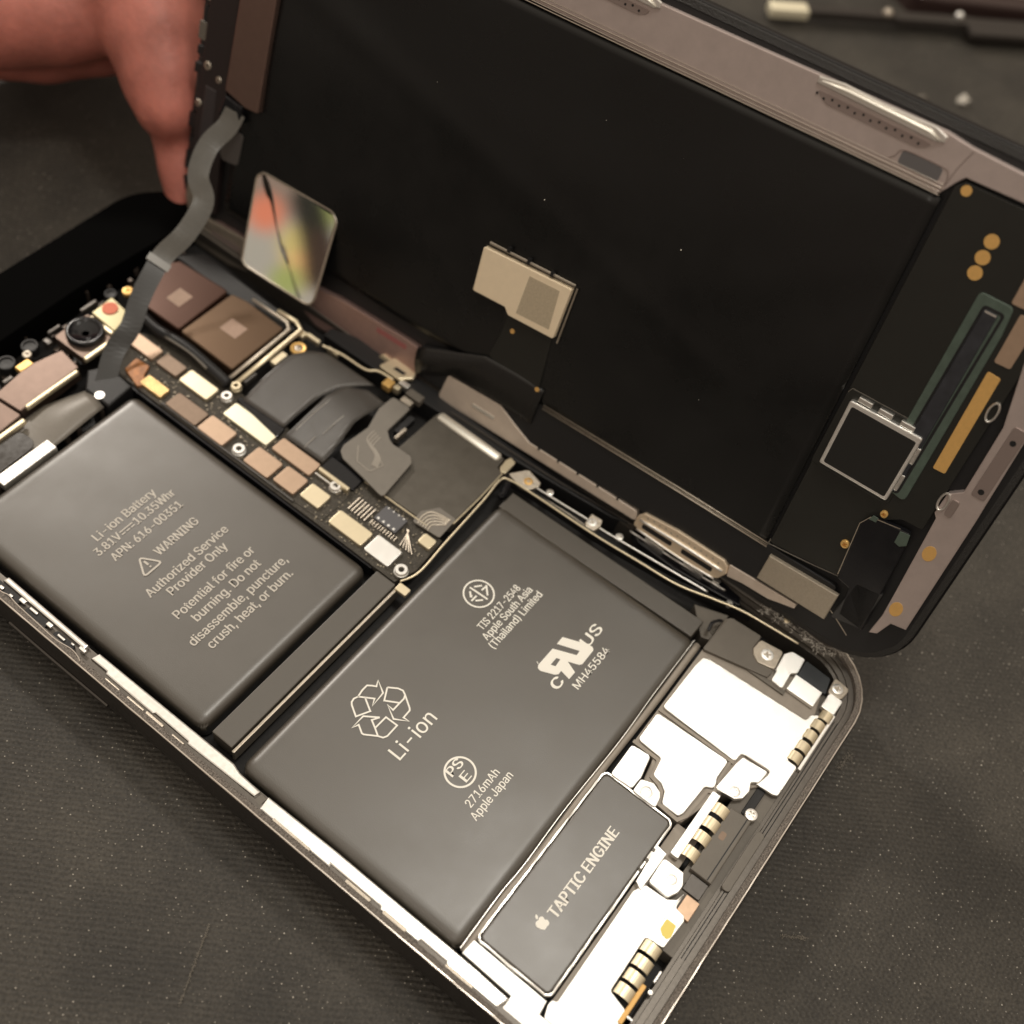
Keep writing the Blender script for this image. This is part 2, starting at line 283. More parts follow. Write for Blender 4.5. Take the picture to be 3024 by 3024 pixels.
sheet = mat('matt black backing film', (.0048, .005, .0051), .30, 0, .5, rvar=.10, nscale=.8, bump=.25, bscale=.9)
panel_film = mat('olive black flex film', (.0135, .0135, .0112), .42, 0, .45, noise=.1, nscale=3)
mauve = mat('mauve stainless frame', (.52, .44, .415), .42, .55, .5, noise=.06, nscale=5)
mauve_lit = mat('lit mauve frame', (.66, .57, .49), .45, .5, .5, noise=.06, nscale=5)  # brighter copy of the mauve metal, near-side light put into its colour
mauve_dark = mat('mauve stamped recess', (.38, .31, .29), .42, .75, .5)
rose = mat('rose tinted slot', (.42, .15, .15), .45, .5)
tape_m = mat('conductive grey tape', (.40, .35, .28), .5, .5, .5, noise=.1, nscale=40, bump=.3, bscale=50)
label_cream = mat('cream foil label', (.88, .74, .54), .5, .1, .5, noise=.03, nscale=8)
label_grey = mat('grey label square', (.52, .44, .32), .55, .2, .5, noise=.12, nscale=30)
goldpad = mat('ochre gold pad', (.72, .43, .14), .5, .3, .5, noise=.06, nscale=25)
teal = mat('dull green resin', (.075, .105, .085), .4, 0, .5, noise=.15, nscale=8)
bluechip = mat('dark blue driver chip', (.028, .030, .036), .3, 0, .5, noise=.3, nscale=5)
mirror_m = mat('mirror polished tab', (.88, .84, .78), .035, 1, .5)
glassm = mat('black cover glass', (.006, .006, .007), .12, 0, .5)
debris = mat('glass dust', (.55, .52, .46), .4, 0, .5, noise=.2, nscale=60)
glue = mat('torn black adhesive', (.02, .019, .018), .5, 0, .5, noise=.5, nscale=60, bump=1, bscale=60)
add_lines(brushed, 'DIAGONAL', 30, .004, .3)
add_lines(white_steel, 'X', 26, .003, .25)
skin = mat('skin', (.47, .165, .13), .48, 0, .4, noise=.30, nscale=1.1, bump=.5, bscale=9, sss=.25)
coral = mat('coral protective dot', (.75, .20, .11), .6)
yellowm = mat('yellow kapton', (.85, .70, .16), .45, 0, .5)
red_led = MATS['coral protective dot']

# ------------------------------------------------------------------ helpers
OFF = {}
def root(name, label, cat, loc=(0, 0, 0), rot=None, group=None):
    o = bpy.data.objects.new(name, None); S.collection.objects.link(o); o.empty_display_size = 1
    if rot is not None:
        o.matrix_world = rot
        OFF[o.name] = Vector((0, 0, 0))
    else:
        o.location = Vector(loc) * U; OFF[o.name] = Vector(loc) * U
    o['label'] = label; o['category'] = cat
    if group: o['group'] = group
    return o
def obj(name, bm, m, parent=None, label=None, smooth=False, mods=None):
    me = bpy.data.meshes.new(name); bmesh.ops.recalc_face_normals(bm, faces=bm.faces[:])
    if smooth:
        for f in bm.faces: f.smooth = True
    bm.to_mesh(me); bm.free(); me.materials.append(m)
    return link(name, me, parent, label)
def link(name, me, parent=None, label=None):
    o = bpy.data.objects.new(name, me); S.collection.objects.link(o)
    if parent is not None:
        o.parent = parent
        r = parent
        if r.parent is None: o.location = -OFF[r.name]
    if label: o['label'] = label
    return o
def area2(p): return sum(p[i-1][0]*p[i][1]-p[i][0]*p[i-1][1] for i in range(len(p)))
def roundpoly(p, r, n=4):
    """round the corners of a polygon"""
    out = []; L = len(p)
    for i in range(L):
        a, b, c = Vector(p[i-1][:2]), Vector(p[i][:2]), Vector(p[(i+1) % L][:2])
        u = (a-b); v = (c-b); lu, lv = u.length, v.length
        if lu < 1e-6 or lv < 1e-6: continue
        u.normalize(); v.normalize()
        cosang = max(-1, min(1, u.dot(v)))
        ang = math.acos(cosang)
        if ang > 2.9: out.append(tuple(b)); continue
        d = min(r/math.tan(ang/2), lu*.45, lv*.45)
        p0 = b+u*d; p1 = b+v*d
        for k in range(n+1):
            t = k/n; q = p0*(1-t)**2+b*2*t*(1-t)+p1*t*t; out.append(tuple(q))
    return out
def rect(x0, y0, x1, y1, r=.3, n=4):
    x0, x1 = sorted((x0, x1)); y0, y1 = sorted((y0, y1))
    return roundpoly([(x0, y0), (x1, y0), (x1, y1), (x0, y1)], r, n) if r else [(x0, y0), (x1, y0), (x1, y1), (x0, y1)]
def prism(bm, p, z0, z1, bev=0, seg=2):
    """closed prism from polygon p (mm), top edge bevelled"""
    if area2(p) < 0: p = p[::-1]
    q = [p[0]]
    for a in p[1:]:
        if (Vector(a[:2])-Vector(q[-1][:2])).length > 1e-3: q.append(a)
    if (Vector(q[0][:2])-Vector(q[-1][:2])).length < 1e-3: q.pop()
    p = q; n = len(p)
    def inset(d):
        res = []
        for i in range(n):
            a, b, c = Vector(p[i-1][:2]), Vector(p[i][:2]), Vector(p[(i+1) % n][:2])
            e1 = (b-a).normalized(); e2 = (c-b).normalized()
            n1 = Vector((-e1.y, e1.x)); n2 = Vector((-e2.y, e2.x)); m_ = n1+n2
            k = m_.length_squared
            m_ = m_/max(k, .4)*2 if k > 1e-6 else n1
            res.append(b+m_*d)
        return res
    rings = [(0, z0)]
    if bev > 0:
        for k in range(seg+1):
            a = k/seg*math.pi/2; rings.append((bev*(1-math.cos(a)), z1-bev+bev*math.sin(a)) if z1 > z0 else (0, z1))
    else: rings.append((0, z1))
    vs = []
    for d, z in rings:
        pts = inset(d) if d > 0 else [Vector(q[:2]) for q in p]
        vs.append([bm.verts.new((x[0]*U, x[1]*U, z*U)) for x in pts])
    for a, b in zip(vs, vs[1:]):
        for i in range(n): 
            bm.faces.new((a[i], a[(i+1) % n], b[(i+1) % n], b[i]))
    bm.faces.new(vs[-1]); bm.faces.new(vs[0][::-1])
    return bm
def slab(name, p, z0, z1, m, parent=None, bev=.08, seg=2, label=None, r=0):
    bm = bmesh.new()
    if r: p = roundpoly(p, r)
    prism(bm, p, z0, z1, bev, seg)
    return obj(name, bm, m, parent, label)
def plate(name, x0, y0, x1, y1, z0, z1, m, parent=None, r=.3, bev=.08, seg=2, label=None):
    return slab(name, rect(x0, y0, x1, y1, r), z0, z1, m, parent, bev, seg, label)
def cyl(bm, x, y, z0, z1, r, n=24, r2=None):
    r2 = r if r2 is None else r2
    a = [bm.verts.new(((x+r*math.cos(2*math.pi*i/n))*U, (y+r*math.sin(2*math.pi*i/n))*U, z0*U)) for i in range(n)]
    b = [bm.verts.new(((x+r2*math.cos(2*math.pi*i/n))*U, (y+r2*math.sin(2*math.pi*i/n))*U, z1*U)) for i in range(n)]
    for i in range(n): bm.faces.new((a[i], a[(i+1) % n], b[(i+1) % n], b[i]))
    bm.faces.new(b); bm.faces.new(a[::-1])
def lathe(bm, x, y, prof, n=28):
    """prof: list of (r, z) closed ring around centre"""
    rings = [[bm.verts.new(((x+r*math.cos(2*math.pi*i/n))*U, (y+r*math.sin(2*math.pi*i/n))*U, z*U)) for i in range(n)] for r, z in prof]
    for a, b in zip(rings, rings[1:]):
        for i in range(n): bm.faces.new((a[i], a[(i+1) % n], b[(i+1) % n], b[i]))
    return rings
def tube(bm, pts, r, n=8, flat=1.0):
    """tube along 3D polyline (mm)"""
    P = [Vector(p) for p in pts]; rings = []
    for i, p in enumerate(P):
        t = (P[min(i+1, len(P)-1)]-P[max(i-1, 0)]).normalized()
        s = t.cross(Vector((0, 0, 1)));
        if s.length < 1e-3: s = Vector((1, 0, 0))
        s.normalize(); w = s.cross(t).normalized()
        rr = r[i] if isinstance(r, (list, tuple)) else r
        rings.append([bm.verts.new((p+s*rr*math.cos(2*math.pi*k/n)+w*rr*flat*math.sin(2*math.pi*k/n))*U) for k in range(n)])
    for a, b in zip(rings, rings[1:]):
        for k in range(n): bm.faces.new((a[k], a[(k+1) % n], b[(k+1) % n], b[k]))
    bm.faces.new(rings[0][::-1]); bm.faces.new(rings[-1])
def smoothpath(pts, n=6):
    P = [Vector(p) for p in pts]; out = []
    for i in range(len(P)-1):
        p0, p1, p2, p3 = P[max(i-1, 0)], P[i], P[i+1], P[min(i+2, len(P)-1)]
        for k in range(n):
            t = k/n
            out.append(.5*((2*p1)+(p2-p0)*t+(2*p0-5*p1+4*p2-p3)*t*t+(3*p1-p0-3*p2+p3)*t**3))
    out.append(P[-1]); return out
def band(bm, pts, wvec, width, thick):
    """flat strip along 3D path; wvec = function(i,t) or vector giving width direction"""
    P = [Vector(p) for p in pts]; rings = []
    for i, p in enumerate(P):
        t = (P[min(i+1, len(P)-1)]-P[max(i-1, 0)]).normalized()
        w = Vector(wvec(i/(len(P)-1)) if callable(wvec) else wvec); w = (w-t*w.dot(t)).normalized(); nrm = t.cross(w).normalized()
        ww = width(i/(len(P)-1)) if callable(width) else width
        rings.append([bm.verts.new((p+w*a*ww/2+nrm*b*thick/2)*U) for a, b in ((-1, -1), (1, -1), (1, 1), (-1, 1))])
    for a, b in zip(rings, rings[1:]):
        for k in range(4): bm.faces.new((a[k], a[(k+1) % 4], b[(k+1) % 4], b[k]))
    bm.faces.new(rings[0][::-1]); bm.faces.new(rings[-1])
def _unused(): pass
def stroke(bm, pts, w, z, th=.02, closed=False):
    """2D line of width w as joined quads"""
    P = [Vector(p[:2]) for p in pts]
    if closed: P.append(P[0])
    n = len(P); L, R_ = [], []
    for i in range(n):
        if closed and i in (0, n-1): a, b = P[-2], P[1]
        else: a, b = P[max(i-1, 0)], P[min(i+1, n-1)]
        p = P[i]
        e1 = (p-a).normalized() if (p-a).length > 1e-6 else (b-p).normalized()
        e2 = (b-p).normalized() if (b-p).length > 1e-6 else e1
        n1 = Vector((-e1.y, e1.x)); n2 = Vector((-e2.y, e2.x)); m_ = n1+n2; k = m_.length_squared
        m_ = m_*2/max(k, 1.1) if k > 1e-4 else n1
        L.append(p+m_*w/2); R_.append(p-m_*w/2)
    for i in range(n-1):
        q = [L[i], R_[i], R_[i+1], L[i+1]]
        lo = [bm.verts.new((v.x*U, v.y*U, z*U)) for v in q]; hi = [bm.verts.new((v.x*U, v.y*U, (z+th)*U)) for v in q]
        bm.faces.new(hi); bm.faces.new(lo[::-1])
        for k in range(4): bm.faces.new((lo[k], lo[(k+1) % 4], hi[(k+1) % 4], hi[k]))
FONT = None
try:   # the sans serif that ships with Blender, when present; otherwise the built-in face
    import os
    _p = os.path.join(bpy.utils.system_resource('DATAFILES'), 'fonts', 'Inter.woff2')
    if os.path.exists(_p): FONT = bpy.data.fonts.load(_p)
except Exception: FONT = None
CAP = {}
def text(name, s, x0, y, x1, cap, z, m, parent, bold=0.0, spacing=1.0, align=None):
    """lettering whose baseline runs from x0 to x1 at height y; cap = capital height (mm)"""
    c = bpy.data.curves.new(name, 'FONT'); c.body = s; c.size = 1; c.extrude = .004; c.resolution_u = 4; c.space_character = spacing
    if FONT: c.font = FONT
    t = bpy.data.objects.new('tmp', c); S.collection.objects.link(t)
    dg = bpy.context.evaluated_depsgraph_get(); me = bpy.data.meshes.new_from_object(t.evaluated_get(dg))
    bpy.data.objects.remove(t)
    xs = [v.co.x for v in me.vertices]; w = max(xs)-min(xs); mx = min(xs)
    sx = (x1-x0)/w; sy = cap/(.509 if FONT else .682)
    for v in me.vertices:
        v.co = Vector(((x0+(v.co.x-mx)*sx)*U, (y+v.co.y*sy)*U, (z+(.012 if v.co.z > 0 else -.01))*U))
    if bold:   # a heavier weight: the same letters doubled a hair's breadth apart
        b2 = bmesh.new(); b2.from_mesh(me); geo = b2.verts[:]+b2.edges[:]+b2.faces[:]
        r = bmesh.ops.duplicate(b2, geom=geo); nv = [g for g in r['geom'] if isinstance(g, bmesh.types.BMVert)]
        k = .03+bold*3.2
        bmesh.ops.translate(b2, verts=nv, vec=Vector((k*U, 0, .002*U))); b2.to_mesh(me); b2.free()
    me.name = name; me.materials.clear(); me.materials.append(m)
    return link(name, me, parent)
def rrpts(x0, y0, x1, y1, R, seg=8):
    out = []
    for cx, cy, a0 in ((x1-R, y0+R, -90), (x1-R, y1-R, 0), (x0+R, y1-R, 90), (x0+R, y0+R, 180)):
        for k in range(seg+1):
            a = math.radians(a0+90*k/seg); out.append((cx+R*math.cos(a), cy+R*math.sin(a)))
    return out
def ring(bm, x0, y0, x1, y1, R, prof, seg=8, closed=False, jit=0, sub=1):
    rings = []
    for d, z in prof:
        pts = rrpts(x0+d, y0+d, x1-d, y1-d, max(R-d, .3), seg)
        if sub > 1:
            pp = []
            for i in range(len(pts)):
                a, b = Vector(pts[i]), Vector(pts[(i+1) % len(pts)]); k = max(1, int((b-a).length/sub))
                for j in range(k): pp.append(tuple(a.lerp(b, j/k)))
            pts = pp
        rings.append(pts)
    n = min(len(r) for r in rings)
    if any(len(r) != n for r in rings):
        rings = []
        base = rrpts(x0, y0, x1, y1, R, seg); counts = []
        for i in range(len(base)):
            a, b = Vector(base[i]), Vector(base[(i+1) % len(base)]); counts.append(max(1, int((b-a).length/sub)))
        for d, z in prof:
            pts = rrpts(x0+d, y0+d, x1-d, y1-d, max(R-d, .3), seg); pp = []
            for i, k in enumerate(counts):
                a, b = Vector(pts[i]), Vector(pts[(i+1) % len(pts)])
                for j in range(k): pp.append(tuple(a.lerp(b, j/k)))
            rings.append(pp)
        n = len(rings[0])
    V = []
    for (d, z), r in zip(prof, rings):
        V.append([bm.verts.new(((x+random.uniform(-jit, jit))*U, (y+random.uniform(-jit, jit))*U, (z+random.uniform(-jit, jit)*.4)*U)) for x, y in r])
    if closed: V.append(V[0])
    for a, b in zip(V, V[1:]):
        for i in range(n): bm.faces.new((a[i], a[(i+1) % n], b[(i+1) % n], b[i]))
    return V
def screw(parent, x, y, z, r, m=None, name='screw', cross=True, label=None):
    bm = bmesh.new(); n = 24
    # head with a phillips recess: domed ring and a sunk cross
    pr = [(r, z-.5), (r, z-.02), (r*.92, z+.06), (r*.62, z+.1)]
    rings = lathe(bm, x, y, pr, n)
    arm, wd = r*.55, r*.17
    cr = [(arm, -wd), (arm, wd), (wd, wd), (wd, arm), (-wd, arm), (-wd, wd), (-arm, wd), (-arm, -wd), (-wd, -wd), (-wd, -arm), (wd, -arm), (wd, -wd)]
    ti = random.uniform(0, 1.2); ct, st = math.cos(ti), math.sin(ti)
    cr = [(a*ct-b*st, a*st+b*ct) for a, b in cr]
    top = [bm.verts.new(((x+a)*U, (y+b)*U, (z+.1)*U)) for a, b in cr]; low = [bm.verts.new(((x+a*.8)*U, (y+b*.8)*U, (z-.22)*U)) for a, b in cr]
    for k in range(12): bm.faces.new((top[k], top[(k+1) % 12], low[(k+1) % 12], low[k]))
    bm.faces.new(low)
    # annulus between the dome ring (n) and the cross (12)
    outer = rings[-1]
    edges = []
    for L in (outer, top):
        for k in range(len(L)):
            e = bm.edges.get((L[k], L[(k+1) % len(L)])) or bm.edges.new((L[k], L[(k+1) % len(L)])); edges.append(e)
    bmesh.ops.triangle_fill(bm, edges=edges, use_beauty=True)
    bm.faces.new(rings[0][::-1])
    return obj(name, bm, m or steel, parent, label)
def standoff(parent, x, y, z, r, m):
    bm = bmesh.new(); 
    lathe(bm, x, y, [(r*.42, z-.9), (r*.42, z-.08), (r*.5, z), (r*.9, z), (r, z-.1), (r, z-.45), (r*1.1, z-.5), (r*1.1, z-1.0)])
    lathe(bm, x, y, [(r*1.1, z-1.0), (r*.42, z-.9)])
    return obj('standoff', bm, m, parent, smooth=False)

# ------------------------------------------------------------------ setting: the woven work mat
MZ = -8.0
def mat_material():
    m = bpy.data.materials.new('woven work mat'); m.use_nodes = True; t = m.node_tree; b = t.nodes['Principled BSDF']
    L = t.links.new
    tcn = N(t, 'ShaderNodeTexCoord'); mp = N(t, 'ShaderNodeMapping'); mp.inputs['Rotation'].default_value = (0, 0, math.radians(57)); L(tcn.outputs['Object'], mp.inputs['Vector'])
    # slow wobble so that the rows are not ruler straight
    nz = N(t, 'ShaderNodeTexNoise'); nz.inputs['Scale'].default_value = 1.3; L(mp.outputs[0], nz.inputs['Vector'])
    ad = N(t, 'ShaderNodeVectorMath', operation='MULTIPLY_ADD'); ad.inputs[1].default_value = (.05, .07, 0); L(nz.outputs['Color'], ad.inputs[0]); L(mp.outputs[0], ad.inputs[2])
    sc = N(t, 'ShaderNodeVectorMath', operation='MULTIPLY'); sc.inputs[1].default_value = (12.5, 14.0, 0); L(ad.outputs[0], sc.inputs[0])
    sp = N(t, 'ShaderNodeSeparateXYZ'); L(sc.outputs[0], sp.inputs[0])
    # cells in offset rows
    row = N(t, 'ShaderNodeMath', operation='FLOOR'); L(sp.outputs[1], row.inputs[0])
    hf = N(t, 'ShaderNodeMath', operation='MULTIPLY_ADD'); hf.inputs[1].default_value = .5; L(row.outputs[0], hf.inputs[0]); L(sp.outputs[0], hf.inputs[2])
    cb = N(t, 'ShaderNodeCombineXYZ'); L(hf.outputs[0], cb.inputs[0]); L(sp.outputs[1], cb.inputs[1])
    vo = N(t, 'ShaderNodeTexVoronoi', voronoi_dimensions='2D'); vo.inputs['Scale'].default_value = 1; vo.inputs['Randomness'].default_value = .42; L(cb.outputs[0], vo.inputs['Vector'])
    # each knot has its own size and highlight, painted into the colour
    wn = N(t, 'ShaderNodeSeparateColor'); L(vo.outputs['Color'], wn.inputs[0])
    thr = N(t, 'ShaderNodeMapRange'); thr.inputs[1].default_value = .25; thr.inputs[2].default_value = 1; thr.inputs[3].default_value = .04; thr.inputs[4].default_value = .175; L(wn.outputs[0], thr.inputs[0])
    pw = N(t, 'ShaderNodeMath', operation='SUBTRACT'); L(thr.outputs[0], pw.inputs[0]); L(vo.outputs['Distance'], pw.inputs[1])
    sm = N(t, 'ShaderNodeMapRange', interpolation_type='SMOOTHSTEP'); sm.inputs[1].default_value = 0; sm.inputs[2].default_value = .07; L(pw.outputs[0], sm.inputs[0])
    br = N(t, 'ShaderNodeMath', operation='POWER'); br.inputs[1].default_value = 3.0; L(wn.outputs[1], br.inputs[0])
    spk = N(t, 'ShaderNodeMath', operation='MULTIPLY'); L(sm.outputs[0], spk.inputs[0]); L(br.outputs[0], spk.inputs[1])
    # cloth colour with dusty clouds
    n1 = N(t, 'ShaderNodeTexNoise'); n1.inputs['Scale'].default_value = .55; n1.inputs['Detail'].default_value = 8; n1.inputs['Roughness'].default_value = .6; L(tcn.outputs['Object'], n1.inputs['Vector'])
    rp = N(t, 'ShaderNodeValToRGB'); L(n1.outputs[0], rp.inputs[0]); c = rp.color_ramp
    c.elements[0].position = .35; c.elements[0].color = (.029, .0258, .0215, 1); c.elements[1].position = .68; c.elements[1].color = (.055, .049, .040, 1)
    n2 = N(t, 'ShaderNodeTexNoise'); n2.inputs['Scale'].default_value = 26; n2.inputs['Detail'].default_value = 3; L(ad.outputs[0], n2.inputs['Vector'])
    g = N(t, 'ShaderNodeMapRange'); g.inputs[1].default_value = .3; g.inputs[2].default_value = .7; g.inputs[3].default_value = .6; g.inputs[4].default_value = 1.4; L(n2.outputs[0], g.inputs[0])
    ms = N(t, 'ShaderNodeVectorMath', operation='SCALE'); L(rp.outputs[0], ms.inputs[0]); L(g.outputs[0], ms.inputs['Scale'])
    mx = N(t, 'ShaderNodeMix', data_type='RGBA'); L(spk.outputs[0], mx.inputs[0]); L(ms.outputs[0], mx.inputs[6]); mx.inputs[7].default_value = (.42, .39, .34, 1)
    L(mx.outputs[2], b.inputs['Base Color']); b.inputs['Roughness'].default_value = .62; b.inputs['Specular IOR Level'].default_value = .45
    # bump: rows of thread plus knots
    fr = N(t, 'ShaderNodeMath', operation='FRACT'); L(sp.outputs[1], fr.inputs[0])
    pp = N(t, 'ShaderNodeMath', operation='PINGPONG'); pp.inputs[1].default_value = .5; L(fr.outputs[0], pp.inputs[0])
    fx = N(t, 'ShaderNodeMath', operation='PINGPONG'); fx.inputs[1].default_value = .5; L(hf.outputs[0], fx.inputs[0])
    hh = N(t, 'ShaderNodeMath', operation='MULTIPLY_ADD'); hh.inputs[1].default_value = .6; L(fx.outputs[0], hh.inputs[0]); L(pp.outputs[0], hh.inputs[2])
    h2 = N(t, 'ShaderNodeMath', operation='MULTIPLY_ADD'); h2.inputs[1].default_value = .8; L(n2.outputs[0], h2.inputs[0]); L(hh.outputs[0], h2.inputs[2])
    bp = N(t, 'ShaderNodeBump'); bp.inputs['Strength'].default_value = .42; bp.inputs['Distance'].default_value = .03; L(h2.outputs[0], bp.inputs['Height']); L(bp.outputs[0], b.inputs['Normal'])
    return m
bm = bmesh.new()
X0, X1, Y0, Y1 = -400, 900, -500, 800
for i in range(27):
    for j in range(27): bm.verts.new(((X0+(X1-X0)*i/26)*U, (Y0+(Y1-Y0)*j/26)*U, MZ*U))
bm.verts.ensure_lookup_table()
for i in range(26):
    for j in range(26):
        a = i*27+j; bm.faces.new([bm.verts[k] for k in (a, a+27, a+28, a+1)])
g = obj('work_mat', bm, mat_material()); g['kind'] = 'structure'; g['label'] = 'dark grey woven bench mat with pale specks'

# ------------------------------------------------------------------ THE OPENED PHONE
PW, PL = 70.9, 143.6
ph = root('opened_phone', 'opened dark grey phone body lying on its back with batteries and circuit board exposed', 'phone', (PW/2, PL/2, MZ))
R = 9.8
bm = bmesh.new()   # outer band
ring(bm, 0, 0, PW, PL, R, [(3.2, -7.9), (1.4, -7.6), (.45, -6.6), (.05, -5), (0, -3.6), (.1, -1.6), (.28, -.25), (.36, -.02)], sub=6)
obj('outer_band', bm, housing, ph, smooth=True)
bm = bmesh.new()
ring(bm, 0, 0, PW, PL, R, [(.36, -.02), (.42, .05), (.56, .05), (.62, -.05)], sub=2, jit=.015)
obj('bevel_edge', bm, rim_edge, ph)
bm = bmesh.new()
ring(bm, 0, 0, PW, PL, R, [(.62, -.05), (.75, -.02), (.95, -.04), (1.15, 0), (1.32, -.06), (1.36, -.9)], sub=.35, jit=.045)
obj('adhesive_rim', bm, gasket, ph)
bm = bmesh.new()
ring(bm, 0, 0, PW, PL, R, [(1.36, -.9), (2.1, -.92), (2.15, -1.15), (2.9, -1.2), (2.95, -1.6), (3.4, -1.65), (3.5, -5.2)], sub=4)
obj('inner_ledge', bm, ledge, ph)
slab('floor_plate', rrpts(3.2, 3.2, PW-3.2, PL-3.2, 6.6), -7.7, -5.2, dark_floor, ph, bev=0)
# side button slot seen on the outer wall near the mat
bm = bmesh.new(); tube(bm, smoothpath([(-.05, 78.5, -4.4), (-.1, 88, -4.4), (-.05, 97, -4.4)]), .32, 8)
obj('side_button', bm, housing, ph)

# ---- left long side: shiny rails and cut-outs
def jag(x0, y0, x1, y1, side, amp, step=1.6):
    """polygon strip with one ragged long edge"""
    a = []; y = y0; d = 1 if y1 > y0 else -1
    while (y-y1)*d < 0:
        a.append((x1+random.choice((0, 0, -amp, amp*.6)), y)); y += d*step*random.uniform(.5, 1.4)
        a.append((a[-1][0], y-.02*d))
    return [(x0, y0), (x0, y1), (x1, y1)]+a[::-1]
slab('side_rail', [(2.55, 85.0), (3.35, 85.0), (3.5, 100.3), (2.65, 100.5)], -1.4, -.62, steel, ph, bev=.25)
slab('side_rail', [(2.2, 54.8), (3.15, 54.6), (3.3, 58.2), (3.7, 59.6), (3.45, 83.1), (2.25, 83.4), (2.3, 80.6), (1.95, 80.4), (1.95, 72), (2.2, 71.8), (2.15, 66), (1.85, 65.8)], -1.5, -.7, steel, ph, bev=.2)
slab('side_rail', [(1.9, 42), (1.5, 41.8), (1.45, 53.2), (3.3, 53.4), (3.55, 42.3), (3.5, 21), (3.3, 16), (1.6, 16.5), (1.6, 24), (1.95, 24.2), (1.95, 28), (1.5, 28.2), (1.55, 34), (1.9, 34.2)], -1.5, -.7, steel, ph, bev=.2)
slab('rail_gap_clip', [(1.7, 53.5), (3.0, 53.4), (3.1, 54.4), (1.9, 54.5)], -1.5, -.9, greyplastic, ph)
for y0, y1, x0, x1 in ((86, 89.5, 1.15, 2.2), (91, 94.8, 1.1, 2.3), (96.2, 101, 1.1, 2.4)):
    slab('cutout', rect(x0, y0, x1, y1, .5), -1.8, -.45, black, ph, bev=0)
for (x, y, w, h) in ((1.75, 90.3, .6, .9), (1.9, 95.5, .6, 1.0), (2.1, 84.4, .5, 1.1), (1.5, 99.2, .5, .7), (1.6, 87.6, .35, 1.3), (1.9, 93.1, .4, 1.4), (1.5, 97.4, .4, .6), (1.9, 86.2, .3, .5)):
    slab('solder_tab', rect(x, y, x+w, y+h, .15), -.6, -.22, steel, ph, bev=.1)
bm = bmesh.new(); tube(bm, smoothpath([(1.2, 101.5, -.05), (1.25, 99, -.05), (1.5, 97.8, -.05), (1.3, 96, -.05), (1.15, 92, -.05), (1.05, 88.5, -.05), (1.4, 86, -.05), (1.25, 84.6, -.05), (.95, 83.8, -.05)]), .09, 6)
obj('cutout_edge', bm, rim_edge, ph)
for a in ((1.25, 77.3, 1.55, 79.8), (1.3, 73.0, 1.6, 75.9), (1.3, 69.6, 1.7, 72.6), (1.35, 66.0, 1.6, 68.0), (1.3, 35.5, 1.75, 39.3), (1.3, 30, 1.8, 33.5), (1.3, 20, 1.7, 24), (1.35, 45, 1.7, 51)):
    plate('side_shim', *a, -1.0, -.4, brushed, ph, r=.08, bev=.05)

# ---- batteries
def pouch(name, x0, y0, x1, y1, label):
    bm = bmesh.new()
    nx, ny = 40, 60; z0, z1 = -4.6, -1.0
    cx, cy, hx, hy = (x0+x1)/2, (y0+y1)/2, (x1-x0)/2, (y1-y0)/2
    grid = {}
    for i in range(nx+1):
        for j in range(ny+1):
            # finer near the edges
            a = math.sin((i/nx-.5)*math.pi); b = math.sin((j/ny-.5)*math.pi)
            x, y = cx+a*hx, cy+b*hy
            ex = (hx-abs(x-cx)); ey = (hy-abs(y-cy)); r = 1.5
            qx = max(0, 1-ex/r); qy = max(0, 1-ey/r); d = min(1, math.hypot(qx, qy))
            z = z1-(1-math.sqrt(max(0, 1-d*d)))*1.15
            z += .02*(math.sin(x*.5+y*.11)*math.sin(y*.23)-.3)*(1-d)
            # pull square corners into round ones
            if qx > 0 and qy > 0:
                m_ = max(qx, qy); h = math.hypot(qx, qy)
                if h > 1: 
                    sx = (hx-r*(1-qx/h))*(1 if x > cx else -1); sy = (hy-r*(1-qy/h))*(1 if y > cy else -1); x, y = cx+sx, cy+sy
            grid[i, j] = bm.verts.new((x*U, y*U, z*U))
    for i in range(nx):
        for j in range(ny): bm.faces.new((grid[i, j], grid[i+1, j], grid[i+1, j+1], grid[i, j+1]))
    rim = [grid[i, 0] for i in range(nx)]+[grid[nx, j] for j in range(ny)]+[grid[i, ny] for i in range(nx, 0, -1)]+[grid[0, j] for j in range(ny, 0, -1)]
    lo = [bm.verts.new((v.co.x, v.co.y, z0*U)) for v in rim]
    for k in range(len(rim)): bm.faces.new((rim[k], rim[(k+1) % len(rim)], lo[(k+1) % len(rim)], lo[k]))
    bm.faces.new(lo[::-1])
    bmesh.ops.remove_doubles(bm, verts=bm.verts[:], dist=1e-5)
    return obj(name, bm, wrap, ph, label, smooth=True)
ca = pouch('battery_cell', 4.6, 66.0, 36.2, 112.2, 'upper battery cell with warning text')
cb_ = pouch('battery_cell', 3.9, 23.9, 57.9, 59.0, 'larger battery cell with certification marks')
bm = bmesh.new(); prism(bm, rect(5.1, 61.5, 36.9, 64.9, .2), -4, -1.25, .15); obj('battery_fold', bm, wrap_edge, ph, 'folded strip along the upper cell')
bm = bmesh.new(); prism(bm, [(58.0, 25.0), (61.3, 24.9), (60.6, 58.7), (57.2, 58.8)], -4, -1.3, .15); obj('battery_fold', bm, wrap_edge, ph, 'folded strip along the larger cell')
plate('battery_seam', 4.9, 60.9, 37.0, 61.35, -4, -1.7, brushed, ph, r=.1)
